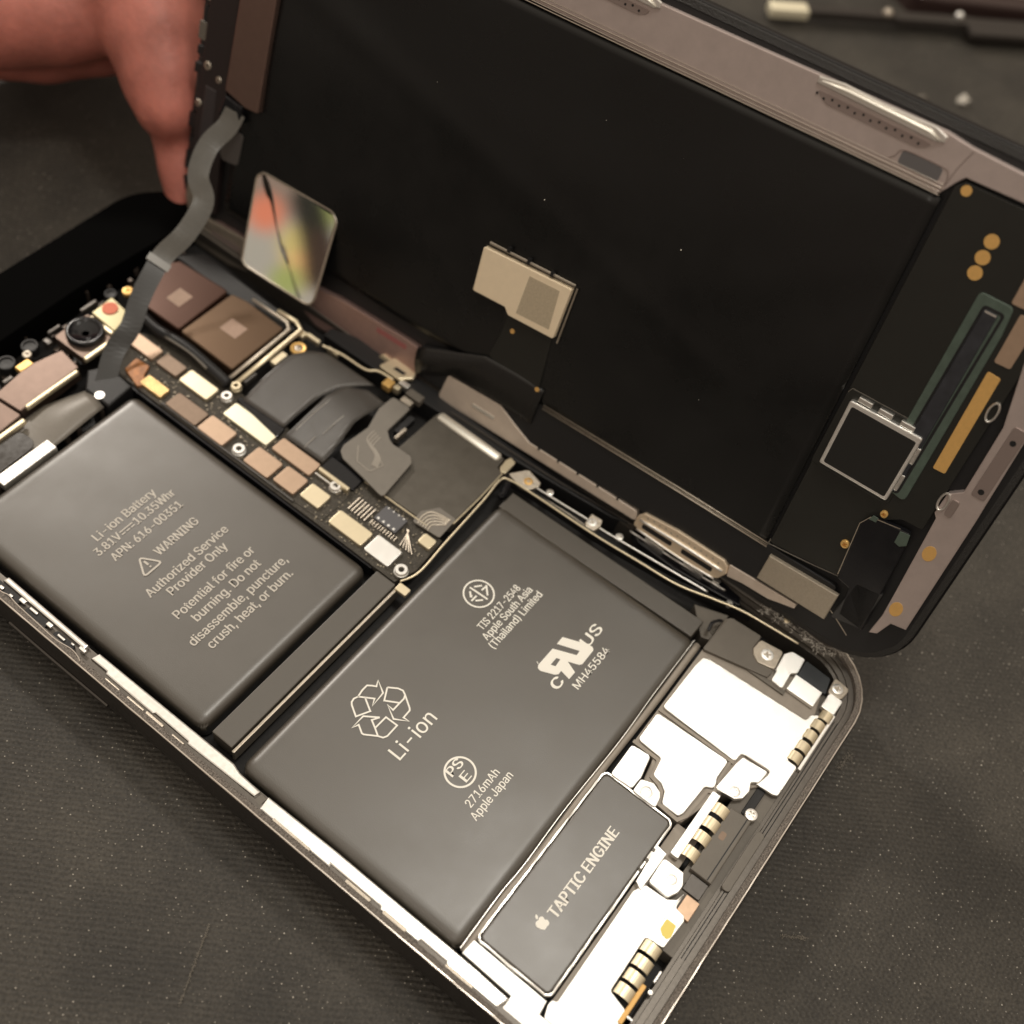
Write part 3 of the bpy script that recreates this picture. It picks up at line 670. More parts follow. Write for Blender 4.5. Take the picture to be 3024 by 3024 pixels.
# printing on the upper cell
TZ = -.955
for s, x0, x1, y, cap in (('Li-ion Battery', 14.9, 25.7, 96.25, 1.35), ('3.81V', 13.4, 17.55, 94.3, 1.3), ('10.35Whr', 20.35, 27.4, 94.3, 1.3), ('APN: 616-00351', 14.3, 26.7, 92.1, 1.3),
                          ('WARNING', 18.75, 26.2, 88.45, 1.35), ('Authorized Service', 13.4, 27.95, 84.5, 1.35), ('Provider Only', 15.55, 25.9, 82.6, 1.35),
                          ('Potential for fire or', 13.55, 27.9, 79.4, 1.35), ('burning. Do not', 14.9, 26.9, 77.3, 1.35), ('disassemble, puncture,', 12.0, 29.75, 75.0, 1.35), ('crush, heat, or burn.', 13.3, 28.6, 72.95, 1.35)):
    text('printed_text', s, x0, y, x1, cap, TZ, ink, ca, bold=.012)
bm = bmesh.new()
stroke(bm, [(17.8, 95.15), (20.1, 95.15)], .18, TZ)
for k in range(3): stroke(bm, [(17.8+k*.85, 94.65), (18.4+k*.85, 94.65)], .18, TZ)
obj('direct_current_mark', bm, ink, ca)
bm = bmesh.new(); stroke(bm, roundpoly([(16.75, 90.25), (18.35, 87.5), (15.15, 87.5)], .35, 3), .26, TZ, closed=True)
stroke(bm, [(16.8, 89.35), (16.8, 88.5)], .3, TZ); stroke(bm, [(16.8, 88.24), (16.8, 87.98)], .28, TZ)
obj('warning_triangle', bm, ink, ca)
# printing on the larger cell
for s, x0, x1, y, cap, b in (('TIS 2217-2548', 39.05, 47.9, 47.75, 1.12, .004), ('Apple South Asia', 38.25, 48.8, 46.3, 1.12, .004), ('(Thailand) Limited', 37.85, 49.15, 44.8, 1.12, .004),
                          ('MH45584', 40.5, 48.25, 32.45, 1.12, .004), ('US', 46.6, 50.3, 35.1, 1.6, .035), ('c', 38.5, 40.2, 34.55, 2.0, .03), ('Li-ion', 17.35, 24.9, 44.2, 2.1, .002),
                          ('2716mAh', 18.25, 24.3, 33.4, 1.12, .004), ('Apple Japan', 17.35, 25.1, 31.85, 1.12, .004), ('PS', 19.9, 22.25, 37.7, 1.3, .03), ('E', 20.5, 21.55, 35.9, 1.3, .03)):
    text('printed_text', s, x0, y, x1, cap, TZ, ink_bright, cb_, bold=b)
def circle_pts(x, y, r, n=48): return [(x+r*math.cos(2*math.pi*k/n), y+r*math.sin(2*math.pi*k/n)) for k in range(n)]
bm = bmesh.new(); stroke(bm, circle_pts(21.1, 37.4, 2.0), .27, TZ, closed=True); obj('safety_mark_circle', bm, ink_bright, cb_)
bm = bmesh.new(); stroke(bm, circle_pts(43.3, 51.75, 2.15), .24, TZ, closed=True)
for k in range(1, 9): stroke(bm, MARK['tis%d' % k], .26, TZ+.001*k)
obj('standards_mark', bm, ink_bright, cb_)
bm = bmesh.new()
for k in ('rec1', 'rec2', 'rec2b', 'rec3', 'rec3b'): stroke(bm, MARK[k], .23, TZ+.002*len(k))
obj('recycling_mark', bm, ink_bright, cb_)
def flatcurve(name, loops, z, m, parent):
    c = bpy.data.curves.new(name, 'CURVE'); c.dimensions = '2D'; c.fill_mode = 'BOTH'; c.extrude = .001
    for L in loops:
        s = c.splines.new('POLY'); s.points.add(len(L)-1); s.use_cyclic_u = True
        for p, q in zip(s.points, L): p.co = (q[0]*U, q[1]*U, 0, 1)
    t = bpy.data.objects.new('tmp', c); S.collection.objects.link(t)
    me = bpy.data.meshes.new_from_object(t.evaluated_get(bpy.context.evaluated_depsgraph_get())); bpy.data.objects.remove(t)
    for v in me.vertices: v.co.z += z*U
    me.name = name; me.materials.clear(); me.materials.append(m); return link(name, me, parent)
flatcurve('component_mark', [MARK['ul'], MARK['ulh']], TZ, ink_bright, cb_)
bm = bmesh.new(); stroke(bm, MARK['tick'], .1, TZ); obj('tick_mark', bm, ink_bright, cb_)

# ---- vibration motor
tp = plate('vibration_motor', 6.5, 12.6, 33.3, 22.9, -5, -1.0, wrap, ph, r=.8, bev=.25, seg=3, label='vibration motor with pale lettering')
bm = bmesh.new(); ring(bm, 6.15, 12.25, 33.65, 23.3, 1.0, [(0, -1.9), (0, -1.15), (.08, -1.05), (.3, -1.08), (.34, -1.3)], sub=1.2, jit=.04); obj('motor_edge', bm, steel, ph)
text('printed_text', 'TAPTIC ENGINE', 14.0, 17.0, 27.7, 1.45, TZ, ink_bright, tp, bold=.035)
flatcurve('fruit_logo', [roundpoly(MARK['app'], .3, 3), roundpoly(MARK['leaf'], .15, 3)], TZ, ink_bright, tp)
plate('motor_bracket', 5.2, 8.6, 34.2, 12.0, -5, -2.0, beige, ph)
slab('motor_flex', BODY['tapflex'], -2, -1.0, white_steel, ph, bev=.1)
for v0 in (28.6, 27.0, 25.4):
    plate('flex_notch', v0, 12.2, v0+.4, 12.6, -1.5, -.9, greyplastic, ph, r=.05, bev=0)
# side gasket between larger cell and the motor/loudspeaker
bm = bmesh.new(); tube(bm, smoothpath([(4.2, 23.35, -1.6), (12, 23.5, -1.4), (20, 23.4, -1.5), (33, 23.55, -1.35), (45, 23.45, -1.4), (57.6, 23.6, -1.5)], 8), .5, 10, flat=.8); obj('foam_gasket', bm, beige, ph, smooth=True)
bm = bmesh.new(); tube(bm, smoothpath([(4.2, 23.9, -1.0), (12, 24.1, -.95), (17, 23.95, -.9), (26, 24.15, -.92), (38, 23.95, -.9), (47, 24.2, -.9), (57.6, 24.3, -.95)], 8), .07, 6); obj('film_edge', bm, steel, ph)

# ---- loudspeaker and its bright covers
sp_ = slab('loudspeaker', [(39.2, 22.5), (58.8, 22.7), (64.0, 22.7), (64.6, 22.0), (64.8, 17.2), (62.6, 17.0), (62.6, 6.0), (59.0, 5.2), (45.2, 6.0), (40.7, 9.6), (34.2, 11.6), (34.0, 16.5), (36, 18.6), (39.2, 19.2)], -5, -1.35, beige, ph, bev=.15, r=.5)
slab('cover_plate', BODY['plate1'], -1.3, -.9, white_steel, sp_, bev=.12, r=.5)
slab('cover_plate', BODY['plate2'], -1.3, -.92, white_steel, sp_, bev=.12, r=.6)
bm = bmesh.new()
stroke(bm, [(39.4, 22.6), (39.35, 18.6), (38.9, 18.3), (36.8, 17.9), (36.5, 16.6), (36.0, 15.9), (34.3, 15.3), (34.1, 12.2), (35.2, 11.6), (40.0, 11.2), (40.3, 10.4), (41.5, 10.5)], .5, -1.33, .25)
stroke(bm, [(45.5, 22.4), (45.55, 10.7), (47.3, 10.6), (47.65, 10.2), (47.8, 6.1)], .45, -1.33, .27)
stroke(bm, [(45.3, 10.9), (42.1, 10.8), (41.7, 10.5)], .35, -1.33, .26)
obj('sealing_rib', bm, beige, sp_)
slab('bracket', BODY['brA'], -1.2, -.6, white_steel, ph, bev=.1, r=.4)
slab('bracket', BODY['brB'], -1.3, -.75, white_steel, ph, bev=.12, r=.5)
slab('bracket', BODY['brC'], -1.2, -.7, white_steel, ph, bev=.1, r=.4)
slab('speaker_lid', BODY['gplate'], -1.3, -.72, greyplastic, ph, bev=.1, r=.35)
slab('bracket', BODY['brD'], -1.0, -.5, brushed, ph, bev=.1, r=.5)
slab('bracket', BODY['brE'], -1.0, -.4, white_steel, ph, bev=.1, r=.35)
plate('connector_block', 59.6, 6.1, 62.4, 10.4, -1.2, -.5, white_steel, ph, r=.15, bev=.1)
slab('bracket', BODY['brG'], -1.0, -.5, brushed, ph, bev=.1, r=.5)
plate('connector_block', 60.4, 3.2, 63.1, 5.3, -1.2, -.5, white_steel, ph, r=.3, bev=.1)
slab('bracket', BODY['brI'], -1.2, -.6, white_steel, ph, bev=.1, r=.4)
plate('flat_connector', 58.7, 10.2, 59.4, 22.2, -1.3, -1.0, greyplastic, ph, r=.1)
slab('corner_shield', [(62.8, 5.6), (65.4, 6.2), (65.6, 10.3), (62.6, 10.2)], -1.6, -1.0, mat('blue grey film', (.05, .055, .06), .3, .3), ph, r=.3)
for x, y, z, r, mm in ((42.0, 8.3, -.6, .75, white_steel), (34.4, 17.3, -.7, .85, white_steel), (62.3, 15.1, -.5, .95, white_steel), (64.3, 4.7, -.5, .85, steel), (40.8, 5.0, -.7, .85, steel), (27.0, 8.6, -.6, .7, white_steel),
                       (63.3, 58.0, -.5, .72, gold), (64.4, 54.6, -1.3, .6, steel), (63.8, 46.5, -.5, .75, white_steel), (65.0, 42.2, -1.3, .65, steel), (66.2, 23.6, -1.0, .55, steel)):
    screw(ph, x, y, z, r, mm)
def spring(x, y, w=1.5, h=1.75):
    bm = bmesh.new(); P = []
    for k in range(13):
        a = math.pi*k/12; P.append((x, y+math.cos(a)*h/2, -1.15+math.sin(a)*.62))
    band(bm, P, (1, 0, 0), w, .12); return obj('spring_contact', bm, can_cream, ph, smooth=False)
for x, y in ((59.6, 3.9), (57.7, 4.2), (55.7, 4.3), (53.6, 4.3), (51.6, 4.4)): spring(x, y)
for x, y in ((38.6, 8.4), (36.3, 8.4), (34.0, 8.4), (31.4, 8.5)): spring(x, y, 1.6, 2.1)
for x, y in ((18.4, 6.0), (16.4, 5.9), (14.4, 5.8), (12.4, 5.8)): spring(x, y, 1.5, 2.3)
plate('contact_strip', 50.4, 2.9, 60.6, 3.35, -1.6, -.8, steel, ph, r=.1)
plate('contact_strip', 29.8, 9.4, 40.4, 10.6, -1.6, -.85, white_steel, ph, r=.2)
# charging socket, flex and the lower edge
cp = slab('charging_socket', [(29.8, 4.4), (40.2, 4.5), (40.0, 7.6), (29.8, 7.5)], -3.5, -.9, greyplastic, ph, bev=.15)
plate('socket_groove', 29.9, 5.0, 40.0, 5.15, -.95, -.87, black, cp, r=0, bev=0)
plate('socket_mark', 35.4, 6.1, 36.6, 6.9, -.95, -.885, can_brown, cp, r=.3, bev=0)
slab('rim_plate', rect(30.2, 2.1, 39.6, 3.3, .55), -1.2, -.75, greyplastic, ph, bev=.1)
slab('charging_flex', [(23.0, 11.6), (24.6, 10.8), (24.8, 7.8), (25.5, 6.8), (27.1, 6.4), (24.6, 6.3), (24.5, 5.0), (23.9, 4.6), (19.6, 4.9), (19.3, 7.3), (11.6, 7.2), (10.8, 4.2), (6.6, 4.6), (4.4, 8), (4.2, 11.6), (5.7, 12.1), (6.5, 12.0), (6.6, 11.4)], -1.9, -1.15, white_steel, ph, bev=.1, r=.4)
slab('kapton_patch', BODY['yellow'], -1.14, -1.06, yellowm, ph, bev=0, r=.3)
plate('copper_shim', 24.2, 4.2, 27.0, 6.1, -1.8, -1.3, mat('pale copper', (.55, .38, .26), .4, .6, noise=.1), ph, r=.1)
plate('lower_tray', 19.6, 3.3, 63.0, 8.0, -5, -1.85, greyplastic, ph, r=.2)
plate('socket_wall', 27.3, 4.5, 29.7, 7.0, -2.2, -1.5, housing, ph, r=.1)
plate('socket_wall', 40.6, 5.0, 45.6, 6.2, -2.2, -1.6, black, ph, r=.3)
plate('lower_bracket', 46.2, 3.5, 50.6, 5.2, -1.4, -.83, white_steel, ph, r=.4)
plate('gold_leaf', 9.2, 4.1, 14.6, 4.7, -1.3, -.9, goldpad, ph, r=.2)
plate('antenna_pin', 15.4, 3.55, 17.0, 3.85, -1.0, -.5, white_steel, ph, r=.12)
bm = bmesh.new(); cyl(bm, 14.2, 3.45, -1, -.5, .28); obj('antenna_dot', bm, white_steel, ph)
plate('corner_cover', 3.2, 3.2, 10.4, 4.4, -1.5, -1.0, beige, ph, r=.5)
slab('corner_cover', [(2.0, 4.4), (3.2, 3.3), (10.6, 3.3), (10.6, 4.2), (6.4, 4.8), (4.3, 8), (4.2, 12.2), (5.9, 12.4), (6.0, 23.2), (3.9, 23.4), (3.7, 16), (1.8, 16)], -1.7, -1.0, white_steel, ph, bev=.1)
bm = bmesh.new()
for y in (2.15, 2.6): tube(bm, [(20, y, -1.1), (50, y, -1.1), (60, y+.05, -1.1)], .06, 6)
obj('seal_groove', bm, black, ph)

# ---- hinge side rails
bm = bmesh.new(); tube(bm, smoothpath([(37.6, 61.3, -1.1), (40.5, 60.2, -.9), (47, 60.5, -.7), (56, 60.9, -.6), (60.6, 61.3, -.55), (61.6, 60.1, -.5), (61.9, 56, -.5), (62.2, 45.1, -.5), (62.8, 37.3, -.5), (63.4, 31.1, -.6), (65.0, 25.5, -.6), (66.0, 21.4, -.5), (66.5, 16.6, -.5), (66.9, 12.5, -.6)], 8), .17, 8); obj('gold_rim_wire', bm, can_cream, ph, smooth=True)
bm = bmesh.new(); band(bm, smoothpath([(61.9, 60.0, -1.6), (62.3, 56, -1.6), (62.6, 45.1, -1.6), (63.2, 37.3, -1.6), (64.0, 31.1, -1.6), (65.4, 25.5, -1.6), (66.6, 20, -1.6)], 6), (0, 0, 1), 2.0, .15); obj('side_wall', bm, black, ph)
bm = bmesh.new(); tube(bm, smoothpath([(63.4, 57, -.9), (63.7, 52, -.9), (64.0, 47.6, -.9), (64.0, 44.3, -.9), (64.5, 38.4, -.9), (65.1, 31.9, -.9), (65.6, 27.0, -.95)], 6), .17, 8); obj('side_rail', bm, steel, ph, smooth=True)
bm = bmesh.new(); tube(bm, smoothpath([(62.6, 55.3, -1.1), (63.0, 50, -1.1), (62.9, 42, -1.1), (63.8, 33, -1.1)], 6), .12, 8); obj('side_rail', bm, brushed, ph, smooth=True)
slab('switch_body', [(65.9, 39.5), (67.5, 41.8), (68.2, 34), (68.9, 27.1), (68.2, 22.8), (66.8, 22.0), (66.2, 27), (65.6, 33)], -3, -1.0, black_gloss, ph, bev=.2, r=.4)
bm = bmesh.new(); tube(bm, smoothpath([(66.6, 41.5, -.85), (66.9, 35, -.85), (67.2, 29, -.85), (67.5, 25.2, -.85)], 5), .14, 8); obj('side_rail', bm, white_steel, ph, smooth=True)
for x, y0, y1 in ((67.0, 35.7, 39.0), (67.35, 29.0, 32.4), (67.7, 26.4, 27.5)):
    plate('switch_pad', x-.34, y0, x+.34, y1, -1, -.25, white_steel, ph, r=.15)
slab('bracket', BODY['brJ'], -1.1, -.5, brushed, ph, bev=.15, r=.35)
slab('bracket', BODY['brK'], -1.1, -.5, brushed, ph, bev=.15, r=.35)
slab('hinge_wall', [(64.8, 80), (65.4, 64.3), (65.8, 59.6), (67.1, 45), (68.2, 41.9), (69.2, 22.8), (68.8, 12), (69.6, 12), (69.6, 90), (66.5, 100), (64.6, 100)], -5, -1.3, black, ph, bev=.2)
bm = bmesh.new(); tube(bm, smoothpath([(65.9, 75, -.9), (66.2, 64.3, -.8), (66.6, 55, -.8), (67.6, 44, -.8), (68.7, 33, -.8)], 6), .11, 6); obj('hinge_wire', bm, housing, ph)
bm = bmesh.new()
for k in range(7): tube(bm, [(61.6+k*.32, 24.6-k*.2, -3), (61.0+k*.5, 22.9, -2.2)], .12, 6)
obj('ribbed_film', bm, greyplastic, ph)
slab('ribbed_base', BODY['ribs'], -5, -2.4, greyplastic, ph)
bm = bmesh.new(); tube(bm, smoothpath([(60.2, 23.6, -.9), (61.5, 23.8, -.7), (62.5, 23.3, -.8), (62.9, 22.9, -.9)]), .25, 8, flat=.5); obj('torn_pull_tab', bm, black_gloss, ph)
bm = bmesh.new(); cyl(bm, 58.9, 59.6, -1.6, -.9, .5); tube(bm, [(58.9, 59.4, -1.2), (61.3, 60.2, -1.2)], .55, 14); obj('rubber_plug', bm, black_gloss, ph)
plate('tape_tab', 36.3, 59.3, 37.6, 61.2, -1.8, -1.2, can_cream, ph, r=.2)

# ---- logic board
lb = slab('logic_board', [(37.2, 62), (40.6, 60.9), (47.0, 61.3), (47.4, 66), (47.6, 78), (47.0, 83.6), (47.2, 103.3), (47.0, 118), (44.8, 121.4), (41.4, 120.6), (37.4, 116.6), (37.3, 93)], -2.6, -1.55, board_m, ph, bev=.05)
slab('board_edge', [(36.9, 66), (37.5, 66), (37.6, 116), (36.9, 115)], -4, -1.9, black_gloss, lb, bev=.1)
slab('board_edge', [(37.55, 81.5), (38.0, 81.5), (38.0, 108), (37.5, 108)], -2, -1.2, flex, lb, bev=.15)
def can(x0, y0, x1, y1, m, z=-1.0, r=.4, label=None):
    return plate('shield_can', x0, y0, x1, y1, -1.7, z, m, lb, r=r, bev=.12, seg=3, label=label)
can(42.4, 115.0, 44.9, 120.4, can_pink, label='pinkish shield can'); can(42.5, 110.0, 45.0, 114.3, can_brown)
can(42.4, 103.5, 45.2, 109.3, can_cream); can(38.1, 108.7, 40.2, 113.1, can_gold)
can(37.8, 101.2, 40.8, 107.4, can_brown); can(37.8, 95.7, 41.1, 100.8, can_pink)
can(42.2, 91.1, 45.15, 99.9, mat('pale yellow toned metal', (.93, .88, .68), .36, .85), label='bright pale yellow toned metal can'); can(38.0, 86.9, 41.5, 91.7, can_pink)  # pale yellow holds a stronger reflection of the shared can metal
can(42.4, 82.8, 45.1, 90.2, can_pink); can(38.4, 82.2, 41.8, 86.2, can_pink); can(39.0, 77.9, 41.9, 81.5, can_cream)
can(38.3, 69.2, 41.1, 75.4, can_cream); can(38.2, 64.1, 41.5, 68.6, white_steel, label='blown out white shield can'); can(44.3, 61.6, 46.2, 63.8, can_cream)
for k in range(4): 
    for j, (yy) in enumerate((0,)): pass
slab('board_step', [(38.0, 76.2), (44.6, 76.2), (46.6, 79.0), (46.4, 82.2), (44.0, 82.3), (37.8, 81.8)], -3, -1.45, board_m, lb, bev=.05)
slab('dark_step', [(37.4, 75.9), (43.6, 75.6), (43.8, 76.4), (37.4, 77.0)], -4, -1.7, black_gloss, lb, bev=.1)
standoff(lb, 44.9, 101.7, -.6, .85, steel); standoff(lb, 39.1, 93.5, -.8, .95, white_steel); standoff(lb, 43.5, 78.6, -.6, .85, steel); standoff(lb, 38.9, 62.2, -.4, .95, white_steel)
cn = plate('board_connector', 43.2, 67.0, 46.1, 71.0, -1.7, -1.05, mat('blue grey connector', (.13, .13, .14), .35, .4), lb, r=.15, label='eight pin connector')
for k in range(4):
    for xx, rr in ((43.55, .2), (45.85, .13)):
        bm = bmesh.new(); cyl(bm, xx, 67.55+k*.95, -1.1, -.92, rr, 12); obj('pin', bm, white_steel, cn)
bm = bmesh.new()
for k in range(10): tube(bm, [(42.2, 66.4+k*.5, -1.35), (43.0, 66.4+k*.5, -1.3)], .1, 5)
for k in range(6): tube(bm, [(42.0, 71.8+k*.6, -1.3), (44.6, 71.8+k*.6, -1.3)], .12, 5)
for k in range(5): tube(bm, [(42.2, 63.0+k*.55, -1.3), (45.0, 66.2-.1*k, -1.25)], .09, 5)
obj('solder_traces', bm, brushed, lb)
# tiny parts scattered in the gaps between the cans
bm = bmesh.new()
rects = [(42.4, 115, 44.9, 120.4), (42.5, 110, 45, 114.3), (42.4, 103.5, 45.2, 109.3), (38.1, 108.7, 40.2, 113.1), (37.8, 101.2, 40.8, 107.4), (37.8, 95.7, 41.1, 100.8), (42.2, 91.1, 45.15, 99.9), (38, 86.9, 41.5, 91.7), (42.4, 82.8, 45.1, 90.2), (38.4, 82.2, 41.8, 86.2), (39, 77.9, 41.9, 81.5), (38.3, 69.2, 41.1, 75.4), (38.2, 64.1, 41.5, 68.6), (43.2, 67, 46.1, 71)]
random.seed(3)
for k in range(620):
    x, y = random.uniform(37.6, 46.8), random.uniform(61.6, 117)
    if any(a-.15 < x < c+.1 and b-.15 < y < d+.15 for a, b, c, d in rects) or (x > 45.4 and y > 82): continue
    w, h = random.uniform(.08, .28), random.uniform(.08, .22)
    prism(bm, rect(x, y, x+w, y+h, 0), -1.6, -1.5+random.uniform(0, .22))
o = obj('surface_components', bm, solder, lb); o['kind'] = 'stuff'
# modem shield at the right of the board
md = slab('graphite_shield', [(64.2, 76.4), (64.6, 63.4), (62.6, 63.2), (62.3, 61.9), (49.8, 61.9), (47.6, 65), (47.2, 76.6)], -3, -1.0, modem_m, ph, bev=.15, r=.35, label='dark grey graphite shield beside the board')
bm = bmesh.new(); tube(bm, [(64.0, 63.9, -1.0), (64.05, 64.3, -.95), (64.2, 75.6, -.95), (64.15, 76.0, -1.0)], [.4, .8, .8, .4], 14, flat=.45); obj('bright_edge', bm, mat('polished shield bend', (.95, .93, .85), .5, .9), md, smooth=True)
slab('bright_edge', [(62.0, 62.2), (62.3, 61.5), (64.9, 61.6), (65.2, 62.7), (64.2, 63.0), (62.6, 62.8)], -1.2, -.7, can_cream, md, bev=.1, r=.15)
bm = bmesh.new(); tube(bm, [(50, 61.75, -1), (56, 61.7, -1), (62, 61.9, -1)], .12, 6); tube(bm, [(47.2, 64.5, -1), (47.05, 72, -.9), (47.1, 76, -.9)], .14, 6); obj('shield_edge', bm, can_cream, md)
for k in range(5):
    bm = bmesh.new(); tube(bm, smoothpath([(46.6, 65.6-k*.45, -.86), (48.2-k*.1, 65.9-k*.5, -.86), (49.6-k*.25, 65.2-k*.55, -.86), (50.2-k*.25, 62.4, -.86)], 6), .13, 6, flat=.4); obj('copper_trace', bm, brushed, md)
slab('small_flex', [(46.4, 66.4), (48.6, 66.6), (50.9, 65), (50.9, 61.9), (46.8, 61.7)], -1.1, -.9, flex_grey, ph, bev=.03, r=.4)

# ---- wide flexes over the board
def sheetmesh(name, grid, th, m, parent, label=None):
    """curved film from a grid of 3D points, with thickness"""
    bm = bmesh.new(); R_, C_ = len(grid), len(grid[0])
    top = [[bm.verts.new(Vector(p)*U) for p in r] for r in grid]
    bot = [[bm.verts.new((Vector(p)-Vector((0, 0, th)))*U) for p in r] for r in grid]
    for i in range(R_-1):
        for j in range(C_-1):
            bm.faces.new((top[i][j], top[i+1][j], top[i+1][j+1], top[i][j+1])); bm.faces.new((bot[i][j], bot[i][j+1], bot[i+1][j+1], bot[i+1][j]))
    for i in range(R_-1):
        for j in (0, C_-1): bm.faces.new((top[i][j], top[i+1][j], bot[i+1][j], bot[i][j]))
    for j in range(C_-1):
        for i in (0, R_-1): bm.faces.new((top[i][j], top[i][j+1], bot[i][j+1], bot[i][j]))
    return obj(name, bm, m, parent, label, smooth=True)
def lofted(a, b, nx, ny, zf):
    """grid between two polylines a, b (lists of xy)"""
    def samp(P, t):
        P = [Vector(p) for p in P]; k = t*(len(P)-1); i = min(int(k), len(P)-2); return P[i].lerp(P[i+1], k-i)
    return [[(lambda q: (q.x, q.y, zf(i/nx, j/ny)))(samp(a, i/nx).lerp(samp(b, i/nx), j/ny)) for j in range(ny+1)] for i in range(nx+1)]
sheetmesh('wide_flex', lofted([(46.0, 99.4), (50, 99.9), (54, 100.2), (57.5, 100.0), (60, 98.6), (61.6, 96.4)], [(46.3, 91.4), (50, 91.4), (54, 91.3), (57.5, 90.2), (60, 88.4), (61.8, 86.9)], 24, 10,
          lambda s, t: -.75+.55*math.sin(s*math.pi)*(1-.3*t)+.02*math.sin(t*40)), .14, flex, ph, 'broad dark flex film folded over the board')
sheetmesh('wide_flex', lofted([(45.2, 90.2), (50, 90.3), (55, 90.5), (58.4, 89.8), (60.3, 87.2)], [(45.4, 82.7), (50, 83.2), (54, 84.0), (57.6, 83.6), (60.2, 83.4)], 24, 8,
          lambda s, t: -.8+.75*math.sin(min(1, s*1.05)*math.pi)**1.2+.05*math.sin(t*3)), .14, flex, ph, 'second dark flex film with white crease lines')
bm = bmesh.new()
for k, (y, a, b_) in enumerate(((86.6, 45.6, 48.0), (86.0, 49, 53.6), (85.7, 55.2, 56.6), (89.6, 47, 55))): tube(bm, [(a, y, -.8+.75*math.sin((a-45.2)/15*math.pi)**1.2+.08), ((a+b_)/2, y, -.8+.75*math.sin(((a+b_)/2-45.2)/15*math.pi)**1.2+.1), (b_, y, -.8+.75*math.sin((b_-45.2)/15*math.pi)**1.2+.08)], .04, 5)
obj('crease_line', bm, ink, ph)
slab('flex_foot', [(44.3, 90.9), (46.4, 91.2), (46.4, 100.2), (45.5, 100.4)], -1.5, -.85, black_gloss, ph, bev=.2, r=.3)
gf = slab('grey_flex', [(61.6, 83.0), (61.7, 79.6), (56.0, 79.4), (55.0, 78.1), (54.6, 77.1), (54.7, 73.7), (53.8, 72.8), (46.2, 72.0), (47.0, 76.5), (47.6, 80.8), (48.4, 82.0), (49.6, 82.4), (54.5, 81.9), (58.4, 83.1)], -.4, -.1, flex_grey, ph, bev=.05, r=.6, label='stepped grey flex with raised traces')
for k in range(4):
    bm = bmesh.new(); d = k*.5
    tube(bm, smoothpath([(54.6-d*.2, 80.8-d, -.08), (52.8-d*.3, 80.6-d, -.06), (52.0, 79.4-d*.8, -.06), (51.2, 77.6-d*.6, -.06), (49.5+d*.1, 76.8-d*.5, -.06)], 5), .14, 6, flat=.4)
    obj('raised_trace', bm, mat('raised trace film', (.34, .31, .27), .4, .2), gf)
bm = bmesh.new(); tube(bm, [(50.9, 80.7, -.08), (48.6, 78.9, -.06), (48.4, 76.4, -.06)], .1, 6, flat=.4); tube(bm, [(48.4, 76.4, -.06), (50.6, 75.6, -.06), (51.4, 77.2, -.06)], .1, 6, flat=.4); obj('raised_trace', bm, mat('raised trace film', (.34, .31, .27), .4, .2), gf)
plate('connector_bar', 43.9, 76.7, 44.6, 82.4, -1.4, -.45, can_cream, ph, r=.2, bev=.2)
plate('connector_bar', 43.2, 77.4, 43.5, 82.4, -1.4, -.75, steel, ph, r=.1, bev=.1)
plate('black_frame', 44.7, 76.4, 47.3, 82.6, -1.6, -.9, black_gloss, ph, r=.3, bev=.15)
# clips, washer and wires near the hinge corner
bm = bmesh.new(); lathe(bm, 59.2, 100.4, [(1.2, -1.2), (1.25, -.55), (1.1, -.45), (.75, -.5), (.7, -.9)]); obj('brass_washer', bm, gold, ph)
screw(ph, 59.2, 100.4, -.6, .6, brushed)
for x0, y0, x1, y1 in ((33.6, 127.6, 34.6, 129.0), (24.4, 126.2, 26.2, 127.0), (35.2, 129.2, 37.6, 129.8), (19.4, 126.2, 21.6, 127.4), (41.6, 129.2, 44.8, 129.9)): plate('sensor_clip', x0, y0, x1, y1, -1.2, -.35, housing, ph, r=.2, bev=.2)
for x0, y0, x1, y1 in ((54.3, 100.7, 57.2, 101.9), (62.4, 95.2, 63.0, 97.4), (62.2, 99, 62.9, 101.6), (61.4, 101.6, 62.6, 103.2), (48.6, 101.4, 51.2, 102.2)):
    plate('clip', x0, y0, x1, y1, -1.6, -.7, can_cream if x0 > 52 else flex, ph, r=.25, bev=.15)
bm = bmesh.new(); tube(bm, smoothpath([(62.3, 98.2, -.8), (62.9, 94.6, -.6), (63.1, 90, -.6), (64.2, 88.2, -.5), (64.6, 85.5, -.7)], 6), .22, 8); obj('antenna_wire', bm, can_cream, ph, smooth=True)
for x0, y0, x1, y1, m_ in ((62.8, 84.9, 64.4, 86.4, gold), (64.7, 82.8, 65.6, 84.6, steel), (63.4, 83.6, 64.3, 84.6, can_cream), (57.0, 78.0, 61.0, 79.0, black), (56, 77.6, 58.6, 78.1, brushed), (62.2, 80.2, 63.3, 82.2, brushed), (63.8, 79.6, 65.2, 82.4, greyplastic)):
    plate('clip', x0, y0, x1, y1, -1.8, -.6, m_, ph, r=.15, bev=.1)
cl = slab('spring_clip', [(65.0, 88.9), (68.4, 88.0), (68.6, 84.0), (66.8, 83.2), (65.0, 84.8)], -.9, -.3, can_cream, ph, bev=.12, r=.4)
slab('clip_slot', [(66.0, 86.8), (66.7, 86.6), (66.7, 84.6), (66.1, 84.8)], -.4, -.27, black, cl, bev=0)

